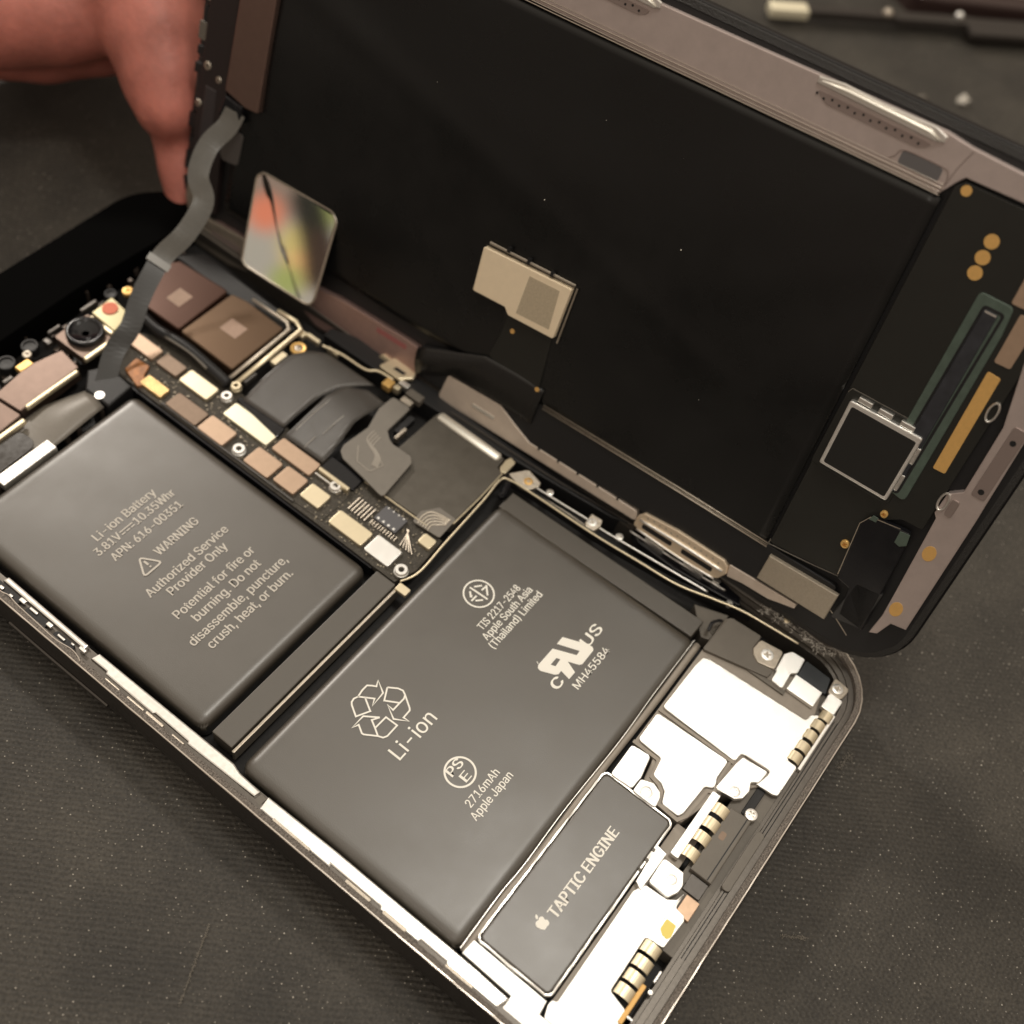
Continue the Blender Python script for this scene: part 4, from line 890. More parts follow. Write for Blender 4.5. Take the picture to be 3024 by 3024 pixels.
# ---- dual camera covers
c1 = slab('camera_cover', [(49.0, 115.9), (60.3, 116.4), (59.6, 126.6), (57.6, 128.1), (48.9, 126.5)], -4, -.2, maroon, ph, bev=.25, seg=3, r=.8, label='dark maroon mirror camera cover')
c2 = slab('camera_cover', [(48.8, 104.4), (60.4, 104.6), (60.7, 112.6), (60.2, 115.6), (49.0, 115.6)], -4, -.2, maroon2, ph, bev=.25, seg=3, r=.6, label='bronze mirror camera cover')
plate('etched_square', 52.4, 119.4, 55.4, 122.2, -.22, -.18, etch, c1, r=.05, bev=0)
plate('etched_square', 53.6, 108.5, 56.4, 111.8, -.22, -.18, etch, c2, r=.05, bev=0)
bm = bmesh.new(); tube(bm, [(47.4, 103.6, -.4), (55, 103.7, -.3), (60.8, 103.9, -.3), (61.8, 105.2, -.3), (61.6, 112.5, -.4)], .35, 10, flat=.7); obj('camera_bracket', bm, brushed, ph, smooth=True)
bm = bmesh.new(); tube(bm, [(47.6, 102.3, -.6), (55, 102.4, -.5), (62.2, 102.6, -.5), (63, 104.4, -.5), (62.7, 108, -.5)], .42, 10, flat=.7); obj('camera_bracket', bm, can_cream, ph, smooth=True)
standoff(ph, 47.1, 101.9, -.3, .8, can_cream)
bm = bmesh.new(); tube(bm, smoothpath([(46.6, 103, -.6), (47.0, 108, -.3), (47.2, 113, -.1), (46.9, 119, -.4), (48, 125, -.4)], 6), .9, 12); obj('rubber_frame', bm, black, ph, smooth=True)
bm = bmesh.new(); tube(bm, smoothpath([(46.2, 107, .1), (46.6, 111, .3), (46.4, 116, .2)], 6), .25, 8); obj('rubber_lip', bm, greyplastic, ph, smooth=True)
slab('black_wall', [(61.0, 104), (63.4, 104), (64.2, 126), (60.4, 129), (60.2, 118)], -5, -1.2, black, ph, bev=.3)

# ---- top sensor strip
slab('sensor_plate', [(22.5, 120.6), (33.8, 121.0), (34.4, 125.4), (29, 126.6), (22, 125.6)], -3, -.3, mat('brown steel strip', (.15, .105, .085), .38, .7, noise=.08), ph, bev=.2, r=.4)
slab('sensor_plate', [(8, 119.0), (22.3, 120.0), (21.8, 125.4), (8, 124.6)], -3, -.35, MATS['brown steel strip'], ph, bev=.2, r=.4)
for (x0, y0, x1, y1) in ((23.5, 120.3, 33.2, 121.0), (35.3, 121.2, 41.4, 122.0), (10, 118.6, 22, 119.4)):
    plate('polished_lip', x0, y0, x1, y1, -.9, -.15, can_cream, ph, r=.3, bev=.25)
lm_ = bpy.data.objects
bm = bmesh.new(); lathe(bm, 39.0, 125.5, [(2.9, -2), (2.9, .2), (2.75, .4), (2.3, .4), (2.2, .1), (1.9, 0), (1.2, -.3), (.6, -.5), (.01, -.5)], 36); lz = obj('camera_lens', bm, black_gloss, ph, 'small round black camera lens', smooth=True)
plate('lens_frame', 35.4, 122.0, 42.0, 128.4, -2, -.5, mat('dark brown steel', (.14, .10, .08), .4, .7), ph, r=.5)
dt = slab('dot_projector', [(42.1, 122.6), (46.2, 123.6), (46.8, 128.3), (42.4, 128.0)], -2, -.25, mat('olive glass', (.30, .26, .14), .25, .4), ph, bev=.15, r=.3, label='olive square sensor with coral dot')
bm = bmesh.new(); cyl(bm, 44.9, 126.6, -.3, -.1, 1.25, 28); obj('coral_dot', bm, coral, dt)
plate('polished_lip', 41.2, 122.4, 42.0, 127.4, -.8, 0, can_cream, ph, r=.2, bev=.2)
for x, y, r_, z_, m_ in ((49.3, 127.4, .9, -.1, gold), (30.3, 128.3, .7, -.3, brushed)):
    screw(ph, x, y, z_, r_, m_)
plate('gold_contact', 27.4, 126.2, 29.8, 127.6, -1, -.2, gold, ph, r=.1, bev=.15)
for x, y, r_ in ((27.3, 129.4, 1.4), (31.8, 129.6, 1.3), (22.4, 127.0, 1.6), (47.3, 129.2, 1.0)):
    bm = bmesh.new(); lathe(bm, x, y, [(r_, -2), (r_, -.6), (r_*.9, -.5), (r_*.75, -.5), (r_*.65, -.75), (.01, -.8)]); obj('black_sensor', bm, black, ph)
bm = bmesh.new()
for k in range(160):
    x, y = random.uniform(4, 62), random.uniform(113, 133)
    if x > 36 and y < 121: continue
    w, h = random.uniform(.3, 1.2), random.uniform(.2, .7); prism(bm, rect(x, y, x+w, y+h, 0), -4, random.uniform(-2.6, -1.4))
o = obj('top_components', bm, mat('dim brown parts', (.09, .07, .058), .45, .5, noise=.5, nscale=10), ph); o['kind'] = 'stuff'
slab('top_shade_slab', [p for p in rrpts(-.12, 60, PW+.12, PL+.12, 9.9, 10) if p[1] > 128]+[(-.12, 131.8), (24, 132.6), (44, 133), (PW+.12, 131.5)], -6.5, .12, mat('painted shade black', (.0022, .0022, .0022), .9, 0, .03), ph, bev=.12, seg=2)  # invented near-black slab, its colour stands in for shadow over the top end
# film and comb at the head of the upper cell
sheetmesh('glossy_film', lofted([(6, 113.2), (14, 113.6), (19, 113.4), (24, 113.2), (31.6, 113.6)], [(6, 117), (14, 120), (19, 120.2), (26, 120), (32.2, 117.8)], 24, 8, lambda s, t: -1.8+.9*math.sin(t*2.6+.3)*(.6+.4*math.sin(s*9))), .12, flex_grey, ph, 'glossy grey film at the head of the upper cell')
slab('black_film', rect(8, 114.6, 20.5, 118.4, 1.6), -.9, -.75, mat('smoky gloss film', (.045, .04, .037), .22, 0, .6, rvar=.06), ph, bev=.05)
cbm = plate('contact_comb', 12.6, 112.3, 21.9, 114.3, -2, -.7, white_steel, ph, r=.15, bev=.15)
for k in range(9): plate('comb_groove', 13.3+k*.98, 112.3, 13.42+k*.98, 114.2, -.72, -.67, brushed, cbm, r=0, bev=0)
bm = bmesh.new(); cyl(bm, 32.4, 115.2, -2, -.8, .7); obj('metal_post', bm, steel, ph)
slab('black_block', [(31.9, 112.8), (36.8, 113.2), (37.4, 118.6), (34.5, 120.2), (31.8, 117.6)], -4, -.9, black, ph, bev=.3)
slab('amber_flex', [(37.4, 112.8), (38.3, 112.2), (39.6, 113.6), (41.4, 114.4), (41.2, 117), (38.5, 116.6)], -1.6, -1.1, mat('amber flex', (.30, .12, .035), .4, .2, noise=.5, nscale=8), ph, bev=.08, r=.3)

# ------------------------------------------------------------------ THE RAISED DISPLAY (own frame: a = width, b = length, c = towards its inner side)
DR = Matrix(((0.32074, 0.00423, -0.94716), (0.06056, 0.99785, 0.02496), (0.94523, -0.06537, 0.31979)))
DM = DR.to_4x4(); DM.translation = Vector((67.9, 0.095, 2.195))*U
dp = root('display_panel', 'raised phone display seen from its black inner side, held up beside the body', 'phone display', rot=DM)
DW, DL = 69.4, 137.2
bm = bmesh.new(); prism(bm, rrpts(0, 0, DW, DL, 9, 10), -1.5, -.1, .3, 3); obj('cover_glass', bm, glassm, dp)
bm = bmesh.new(); ring(bm, .25, .25, DW-.25, DL-.25, 8.8, [(0, -.15), (.1, .25), (.9, .35), (1.1, .1), (1.6, 0), (1.7, -.2)], sub=.5, jit=.07); obj('adhesive_border', bm, glue, dp)
bm = bmesh.new(); prism(bm, rrpts(1.2, 1.2, DW-1.2, DL-1.2, 7.6, 10), -.12, .35); obj('panel_back', bm, black, dp)
# backing film: gently rippled
def zf(s, t): return 1.35+.07*math.sin(s*14+t*9+2*math.sin(t*5))+.06*math.sin(s*5-t*17+3*s*t)+.12*math.exp(-((s*.6+t*.8-.5)/.05)**2)+.10*math.exp(-((s*.9-t*.5-.25)/.04)**2)
sheetmesh('backing_film', lofted([(9.9, 23.2), (61.4, 24.0)], [(9.9, 126.5), (60.0, 126.5)], 46, 70, zf), .6, sheet, dp)
bm = bmesh.new()
for off, r_ in ((0, .11), (.32, .07), (.62, .12)): tube(bm, [(10.2-off, 22.8, 1.35), (10.25-off, 37, 1.35), (10.1-off, 61.2, 1.35)], r_, 6)
obj('silver_edge', bm, brushed, dp, smooth=True)
bm = bmesh.new(); tube(bm, smoothpath([(10.2, 22.8, 1.35), (10.8, 17, 1.2), (11.5, 12.6, 1.2)], 4), .07, 6); tube(bm, [(10.2, 22.8, 1.4), (11, 22.75, 1.4)], .1, 6); obj('silver_edge', bm, greyplastic, dp)
random.seed(21)
bm = bmesh.new()
for a, b, r_ in ((38.5, 71.0, .11), (41.5, 50.2, .11), (46, 92, .05), (24, 40, .05), (52, 66, .05)):
    bmesh.ops.create_icosphere(bm, subdivisions=1, radius=r_*U, matrix=Matrix.Translation(Vector((a, b, 1.55))*U))
o = obj('dust_speck', bm, debris, dp); o['kind'] = 'stuff'
# far long side frame
ff = slab('long_frame', [(61.6, 24.6), (62.6, 23.9), (63.6, 23.3), (64.5, 22.6), (64.7, 15.8), (64.8, 7), (67.3, 6.6), (67.4, 17.4), (67.6, 23.6), (68.0, 26.7), (67.8, 41.3), (67.6, 51.2), (67.3, 70), (67.0, 127), (61.0, 127), (61.2, 59)], .3, 1.35, mauve, dp, bev=.12)
bm = bmesh.new()
for a, c, r_ in ((61.15, 1.5, .1), (61.5, 1.62, .07), (61.9, 1.45, .09), (62.35, 1.5, .05)): tube(bm, smoothpath([(a+.5, 24.3, c), (a+.45, 30, c), (a+.1, 58, c), (a-.2, 85, c), (a-.3, 126, c)], 4), r_, 6)
obj('drawn_ridge', bm, rim_edge, ff, smooth=True)
plate('stamped_recess', 62.7, 25.2, 64.4, 30.2, 1.3, 1.39, mat('slate blue recess', (.17, .165, .17), .4, .5), ff, r=.5, bev=.03)
bm = bmesh.new(); stroke(bm, smoothpath([(62.9, 24.3, 0), (64.1, 24.5, 0), (64.5, 25.4, 0), (64.4, 30, 0), (63.5, 30.7, 0), (62.9, 31.3, 0)], 4), .12, 1.37, .08); stroke(bm, smoothpath([(62.9, 24.2, 0), (65, 23.9, 0), (67.3, 23.2, 0)], 4), .1, 1.36, .07); obj('stamped_line', bm, mauve_dark, ff)
for y0, y1 in ((26.4, 42.5), (63.9, 84)):
    cl = slab('spring_strip', [(66.6, y0+1), (66.9, y0), (67.6, y0), (68.1, y0+1.5), (67.95, (y0+y1)/2), (68.1, y1-3), (67.7, y1), (66.9, y1)], 1.3, 1.6, steel, dp, bev=.15)
    bm = bmesh.new(); tube(bm, [(66.9, y0+.6, 1.7), (67.35, y0+2, 1.9), (67.5, y1-4, 1.9), (67.3, y1-.6, 1.7)], [.1, .24, .24, .1], 12, flat=.6); obj('strip_ridge', bm, mat('polished strip ridge', (.95, .92, .84), .5, .9), cl, smooth=True)
    pl = slab('perforated_strip', [(65.2, y0+2.6), (65.6, y0+1.6), (66.2, y0+1.2), (66.3, y1-.6), (65.9, y1-.8), (65.2, y1-2)], 1.34, 1.45, mauve_dark, dp, bev=.03, r=.4)
    bm = bmesh.new()
    for k in range(int((y1-y0)/1.0)-2): cyl(bm, 65.65+.25*(k % 2), y0+2.6+k*1.0, 1.44, 1.47, .16, 10)
    obj('perforation', bm, black, pl)
# bottom end: dark flex film, pads, driver chip
fl = slab('lower_flex', [(10.4, 22.7), (63.2, 23.3), (64.1, 22.4), (64.3, 7.6), (50, 6.6), (30.2, 6.6), (24, 6.6), (23.8, 9.4), (21.8, 12.2), (11.6, 12.6)], .9, 1.3, panel_film, dp, bev=.08, r=.5)
plate('black_cover', 24.6, 11.8, 36.2, 23.0, 1.25, 1.42, panel_film, dp, r=.5)
for i, (a, b, r_) in enumerate(((63.3, 21.9, .62), (59.6, 16.8, .85), (57.6, 16.8, .85), (55.7, 16.7, .85))):
    bm = bmesh.new(); cyl(bm, a, b, 1.28, 1.36, r_, 28); obj('gold_dot', bm, goldpad, dp)
tr = slab('resin_bed', [(26.2, 10.3), (50.6, 10.6), (54.2, 11.0), (54.2, 15.2), (27.0, 15.0)], 1.25, 1.5, teal, dp, bev=.12, r=.7)
slab('driver_chip', [(27, 11.7), (52.7, 12.1), (52.7, 13.8), (27, 13.8)], 1.4, 1.85, bluechip, tr, bev=.15, r=.3)
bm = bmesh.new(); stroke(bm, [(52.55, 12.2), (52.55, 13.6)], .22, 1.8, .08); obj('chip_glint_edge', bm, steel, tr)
bm = bmesh.new(); ring(bm, 26.7, 11.4, 53.1, 14.1, .5, [(0, 1.48), (0, 1.53), (.35, 1.53), (.35, 1.48)], sub=3, closed=True); obj('chip_gap', bm, black, tr)
slab('gold_bar', [(32.3, 7.9), (46.2, 8.2), (46.3, 9.9), (32.2, 9.5)], 1.28, 1.4, goldpad, dp, bev=.03, r=.25)
slab('copper_pad', [(47.7, 7.9), (54.0, 7.9), (53.9, 10.1), (47.6, 9.9)], 1.28, 1.42, can_pink, dp, bev=.04, r=.3)
slab('copper_pad', [(54.6, 8.6), (60.6, 8.7), (60.6, 11.8), (54.5, 11.6)], 1.28, 1.42, can_pink, dp, bev=.04, r=.3)
# square shield with black window
sq = slab('square_shield', [(25.4, 12.2), (35.3, 12.2), (35.1, 22.1), (25.4, 21.9)], 1.3, 2.2, white_steel, dp, bev=.15, r=.35, label='square silver framed shield with black window')
slab('window', [(25.85, 12.65), (34.5, 12.65), (34.45, 21.55), (25.85, 21.4)], 2.15, 2.225, mat('black window film', (.012, .012, .011), .4), sq, bev=.0, r=.3)
for a in (13.6, 16.6, 19.4): plate('clip_tab', 35.3, a, 36.0, a+1.9, 1.3, 2.0, steel, sq, r=.1, bev=.1)
for a in (14.2, 18.4): plate('clip_tab', 27+a-14, 11.7, 29.4+a-14, 12.2, 1.3, 1.9, steel, sq, r=.1, bev=.1)
bm = bmesh.new(); stroke(bm, [(36.4, 11.5), (36.3, 22.6), (35.6, 22.9)], .08, 1.42, .05); obj('shield_outline', bm, greyplastic, sq)
# black block at the corner, screws
bk = slab('corner_block', [(11.6, 12.5), (20.9, 13.5), (22.4, 12.7), (22.9, 7.6), (21.1, 7.2), (6.4, 6.2), (6.8, 10), (11.2, 10.6)], .9, 1.9, black_gloss, dp, bev=.15, r=.3)
slab('green_tab', [(20.8, 8.7), (22.6, 8.8), (22.8, 7.5), (21.2, 7.2), (20.6, 7.9)], 1.85, 1.97, teal, bk, bev=.03)
slab('green_tab', [(21.8, 12.9), (22.6, 12.6), (22.6, 11.9), (21.9, 11.9)], 1.85, 1.97, teal, bk, bev=.03)
for a, b, r_ in ((16.5, 13.9, .6), (23.3, 11.6, .5)): screw(dp, a, b, 1.6, r_, gold)
bm = bmesh.new(); stroke(bm, [(12.2, 12.7), (20.6, 13.6), (22.2, 12.8), (22.9, 8.9)], .1, 1.9, .05); stroke(bm, smoothpath([(4.4, 7.6, 0), (5.4, 9.2, 0), (6.6, 11.4, 0), (6.8, 13.6, 0)], 4), .1, 1.7, .08); obj('worn_edge', bm, brushed, bk)
# end frame
ef = slab('end_frame', [(6.5, 5.4), (9.9, 5.1), (14, 5.3), (26.4, 6.0), (27.0, 6.5), (30.1, 6.4), (31.4, 4.9), (41.1, 5.1), (49.2, 7.0), (60, 7.6), (60, 2.2), (41.3, 2.2), (31, 1.9), (28.5, 1.8), (9.9, 1.6), (9.5, 3.6), (7.0, 4.4)], .3, 1.35, mauve, dp, bev=.1)
for a, b in ((21.6, 4.35), (11.9, 4.05)):
    bm = bmesh.new(); prism(bm, [(a+1.15*math.cos(t*math.pi/12), b+.85*math.sin(t*math.pi/12)) for t in range(24)], 1.32, 1.4, .02); obj('gold_sticker', bm, goldpad, ef)
plate('lug_hole', 27.4, 4.5, 30.0, 5.5, 1.3, 1.5, mauve_dark, ef, r=.45)
plate('frame_slot', 31.6, 2.3, 42, 4.1, 1.3, 1.45, mauve_dark, ef, r=.4)
for a in (32.6, 40): 
    bm = bmesh.new(); cyl(bm, a, 3.2, 1.44, 1.48, .38); obj('frame_hole', bm, black, ef)
for (a, b) in ((29, 6.3), (42.2, 7.0)):
    bm = bmesh.new(); tube(bm, circle3 := [(a+1.3*math.cos(t*math.pi/8), b+.55*math.sin(t*math.pi/8), 1.5) for t in range(17)], .16, 6); obj('lug', bm, steel, ef)
# near long side: tape, metal, gold clip
slab('near_flex', [(4.4, 12), (9.9, 12), (9.8, 60.9), (12.3, 62), (12.3, 72.6), (7.4, 84), (2.4, 84), (2.6, 62), (3.2, 44), (3.6, 27)], .3, 1.2, black, dp, bev=.15, r=.5)
sheetmesh('bent_flex', lofted([(6.1, 62.2), (6.2, 70), (5.8, 77.4), (2.4, 83.4)], [(12.4, 61.8), (12.5, 67), (12.3, 72.4), (7.3, 84.2)], 18, 10, lambda s, t: 1.5+.7*math.sin(t*2.8)*(.3+.7*s)), .25, mat('smooth black flex', (.010, .0095, .009), .3, rvar=.05), dp)
slab('chip_flex', [(10.6, 62.6), (20.8, 63.3), (20.6, 71.0), (16.2, 71.4), (12.6, 72.2)], 1.3, 1.6, panel_film, dp, bev=.05, r=.5)
for a, b in ((18.3, 69.6), (12.0, 62.9)):
    bm = bmesh.new(); cyl(bm, a, b, 1.58, 1.66, .38); obj('gold_dot', bm, goldpad, dp)
ch = slab('foil_label', [(21.0, 62.9), (29.2, 62.6), (28.2, 77.6), (21.2, 77.4), (21.5, 71.6), (20.8, 71.0), (20.6, 70.7)], 1.4, 2.3, label_cream, dp, bev=.12, r=.3, label='cream foil labelled chip on the backing film')
slab('label_square', [(22.0, 63.9), (28.1, 64.2), (27.8, 69.3), (21.6, 69.6)], 2.28, 2.315, label_grey, ch, bev=0)
bm = bmesh.new(); tube(bm, [(29.75, 62.4, 1.8), (29.0, 77, 1.8)], .22, 6); tube(bm, [(20.4, 62.3, 1.7), (29.5, 62.0, 1.8)], .14, 6); obj('chip_frame', bm, brushed, ch)
for b in (66, 70, 73.5): plate('frame_notch', 29.2, b, 29.95, b+.5, 1.5, 2.1, black, ch, r=0, bev=0)
slab('conductive_tape', [(4.7, 11.2), (9.2, 11.2), (8.9, 21.8), (4.6, 21.9)], 1.2, 1.9, tape_m, dp, bev=.15, label='grey conductive tape at the lower corner')
slab('clear_tape', BODY and [(12.5, 10.0), (13.0, 6.4), (6.6, 6.6), (5.7, 10.7)], 1.3, 1.9, mat('smoked tape', (.03, .03, .03), .3), dp, bev=.1, r=.3)
nm = slab('near_frame', [(2.9, 41.8), (3.0, 61.4), (4.5, 64.9), (6.0, 67.8), (5.6, 77.9), (1.4, 78.6), (.9, 77.8), (1.1, 62), (1.3, 41.2)], .3, 1.4, mauve_lit, dp, bev=.12, r=.6)
plate('pale_slot', 3.05, 68.2, 3.65, 72.5, 1.36, 1.5, steel, nm, r=.25, bev=.04)
for b in (45, 48.6, 52.2, 55.8, 59.4):
    plate('edge_notch', 2.8, b, 3.25, b+.3, 1.3, 1.5, black, nm, r=0, bev=0)
gc = slab('gold_clip', [(3.6, 40.4), (4.1, 34.9), (4.0, 27), (3.4, 26.2), (2.2, 25.9), (.6, 26.8), (-.1, 31.7), (.2, 39.5), (.8, 41.4), (2.6, 41.2)], 1.0, 1.7, mat('champagne steel', (.84, .70, .53), .38, .7, rvar=.05), dp, bev=.2, r=.5, label='champagne spring clip with slots')
for y0, y1 in ((34.9, 40.0), (28.0, 33.2)): plate('clip_slot', 1.1, y0, 1.9, y1, 1.65, 1.72, black, gc, r=.27, bev=0)
bm = bmesh.new(); tube(bm, smoothpath([(2.35, 26.6, 1.8), (2.5, 33, 1.85), (2.3, 40.6, 1.8)], 4), .22, 8); tube(bm, smoothpath([(.4, 27.2, 1.7), (.25, 33, 1.75), (.5, 40.6, 1.7)], 4), .18, 8); obj('clip_ridge', bm, white_steel, gc, smooth=True)
bm = bmesh.new()
for k in range(13): cyl(bm, 3.15+.18*(k % 2), 27.6+k*1.0, 1.66, 1.73, .15, 10)
obj('clip_perforation', bm, brushed, gc)
slab('near_frame', [(3.7, 26.2), (4.0, 15.4), (3.2, 15.4), (2.6, 17.8), (2.2, 19.2), (2.1, 23.4), (1.7, 25.8)], .3, 1.35, mauve_lit, dp, bev=.1, r=.2)
# near frame further up: pink tinted metal, upright mirror tab
pk = slab('rose_frame', [(.1, 84.6), (2.0, 83.4), (6.9, 84.0), (7.1, 86.4), (6.9, 101), (6.4, 105.2), (5.2, 119.6), (7.0, 121), (6.8, 128), (5.4, 132), (1.6, 132), (1.2, 124), (2.0, 119.6), (1.6, 108), (-.1, 104), (.1, 99)], .3, 1.4, mat('rose tinted steel', (.46, .31, .28), .42, .75, noise=.06), dp, bev=.12, r=.5)
plate('rose_slot', 5.4, 86.4, 6.2, 92.4, 1.36, 1.42, rose, pk, r=.1, bev=0)
plate('frame_slot', 3.6, 122, 4.5, 128, 1.36, 1.42, mauve_dark, pk, r=.3, bev=0)
slab('lower_clip', [(-.2, 85), (2.4, 85), (2.6, 90), (1, 91.4), (-.2, 90)], .6, 1.9, can_cream, dp, bev=.15, r=.4)
bm = bmesh.new(); prism(bm, roundpoly([(4.6, 103.2), (18.8, 103.9), (20.1, 105.0), (19.8, 119.6), (18.8, 120.6), (4.6, 118.6)], 1.7), -.12, .12, .05)
bmesh.ops.rotate(bm, verts=bm.verts[:], cent=Vector((12*U, 111*U, 0)), matrix=Matrix.Rotation(math.radians(12), 3, 'Y'))
bmesh.ops.translate(bm, verts=bm.verts[:], vec=Vector((0, 0, 2.9*U)))
mt = obj('mirror_tab', bm, mirror_m, dp, 'mirror polished tab reflecting blurred coloured patches')
bm = bmesh.new(); tp_ = roundpoly([(4.6, 103.2), (18.8, 103.9), (20.1, 105.0), (19.8, 119.6), (18.8, 120.6), (4.6, 118.6)], 1.7); tube(bm, [(q[0], q[1], .06) for q in tp_+[tp_[0]]], .22, 6)
bmesh.ops.rotate(bm, verts=bm.verts[:], cent=Vector((12*U, 111*U, 0)), matrix=Matrix.Rotation(math.radians(12), 3, 'Y')); bmesh.ops.translate(bm, verts=bm.verts[:], vec=Vector((0, 0, 2.9*U)))
obj('tab_rim', bm, brushed, mt)
eb = slab('end_bracket', [(6.8, 130.0), (9.6, 132.6), (14, 133.4), (14, 134.6), (8.5, 134.9), (4.6, 133.4), (1.5, 132), (1.1, 123.7), (2.0, 119.4), (7.3, 119.4), (7.2, 121)], 1.35, 1.75, brushed, dp, bev=.1, r=.4, label='beige steel bracket at the gripped end')
plate('bracket_slot', 4.2, 121.8, 5.4, 128.2, 1.7, 1.78, mauve_dark, eb, r=.3, bev=0)
# top end: brown earpiece cover, black bar, combed edge
slab('earpiece_cover', [(28.4, 121.8), (62, 121.0), (62, 127.9), (44, 128.2), (29.2, 128.8), (28.2, 124.4)], 1.2, 2.3, mat('dark rose brown steel', (.23, .15, .125), .38, .8, noise=.05), dp, bev=.2, r=.4)
slab('top_bar', [(8, 128.4), (29, 129.2), (62, 128.4), (62, 134.6), (8, 135)], .4, 1.5, mat('wine black plastic', (.018, .012, .012), .4), dp, bev=.15)
bm = bmesh.new()
random.seed(5)
y = 9.0
while y < 60:
    h = random.uniform(1.0, 3.2); prism(bm, rect(y, 134.4, y+h, 135.6+random.uniform(0, 1.2), .1), -.2, 1.1, .05); y += h+random.uniform(.4, 1.6)
obj('combed_edge', bm, black, dp)
for a, b, r_ in ((31.0, 133.6, .7), (24.6, 134.6, .6), (29.8, 131.0, .55)): screw(dp, a, b, 1.6, r_, brushed)
plate('edge_pad', 34.2, 135.0, 37.0, 136.6, .6, 1.2, greyplastic, dp, r=.3); plate('edge_pad', 40.4, 134.6, 43.2, 136.0, .6, 1.2, tape_m, dp, r=.1)
slab('ribbon_socket', [(25.4, 125), (28.2, 124.8), (28.6, 128.4), (25.2, 129.4)], 1.2, 2.6, black_gloss, dp, bev=.2, r=.3)
slab('grey_film', [(23.5, 124.6), (18.2, 125.0), (17.8, 128.4), (19.4, 129.2), (23.6, 128)], 1.3, 1.5, mat('smoke film', (.10, .09, .085), .35, .2), dp, bev=.04, r=.7)
slab('side_strip', [(4, 131), (28, 131.2), (28, 133.6), (4, 134)], .4, 1.6, mat('dim violet steel', (.09, .08, .085), .35, .7), dp, bev=.2)
# ribbon cable from the top of the display down into the body
path = smoothpath([(74.6, 127.4, 20.4), (72.6, 127.4, 18.6), (68.9, 127.7, 17.0), (65.1, 126.4, 14.3), (63.2, 123.6, 11.9), (58.3, 122.7, 9.2), (53.8, 122.8, 7.8), (50.5, 122.1, 6.6), (46.7, 121.0, 4.8), (42.7, 119.3, 2.6), (38.8, 118.7, 1.0), (34.6, 116.5, -1.2)], 6)
inv = DM.inverted(); ipath = [(inv @ (Vector(p)*U))/U for p in path]
view = (DR.transposed() @ Vector((-.58, -.55, .6))).normalized()
def ribbon(name, sub, offs, wd, m, lift, label):
    bm = bmesh.new()
    wf = [(sub[min(i+1, len(sub)-1)]-sub[max(i-1, 0)]).normalized().cross(view).normalized() for i in range(len(sub))]
    for k, off in enumerate(offs):
        band(bm, [p+w*off+view*(lift*(1-abs(k-(len(offs)-1)/2)*.4)) for p, w in zip(sub, wf)], lambda s: wf[min(int(s*(len(wf)-1)+.5), len(wf)-1)], wd, .16)
    return obj(name, bm, m, dp, label)
ribbon('ribbon_cable', ipath[:39], (-1.2, -.4, .4, 1.2), .82, ribbon_m, .06, 'grey ribbon cable bridging the display and the body')
rt = ribbon('ribbon_tail', ipath[37:], (-.75, .75), 1.55, mat('black ribbon film', (.022, .0205, .019), .4), -.12, 'black lower end of the ribbon cable')
bm = bmesh.new(); e0 = ipath[38]; t0 = (ipath[39]-ipath[37]).normalized(); w0 = t0.cross(view).normalized()
band(bm, [e0-t0*.3+view*.2, e0+t0*.9+view*.25], w0, 3.7, .25); obj('ribbon_stiffener', bm, mat('pale film end', (.16, .15, .13), .3), dp)

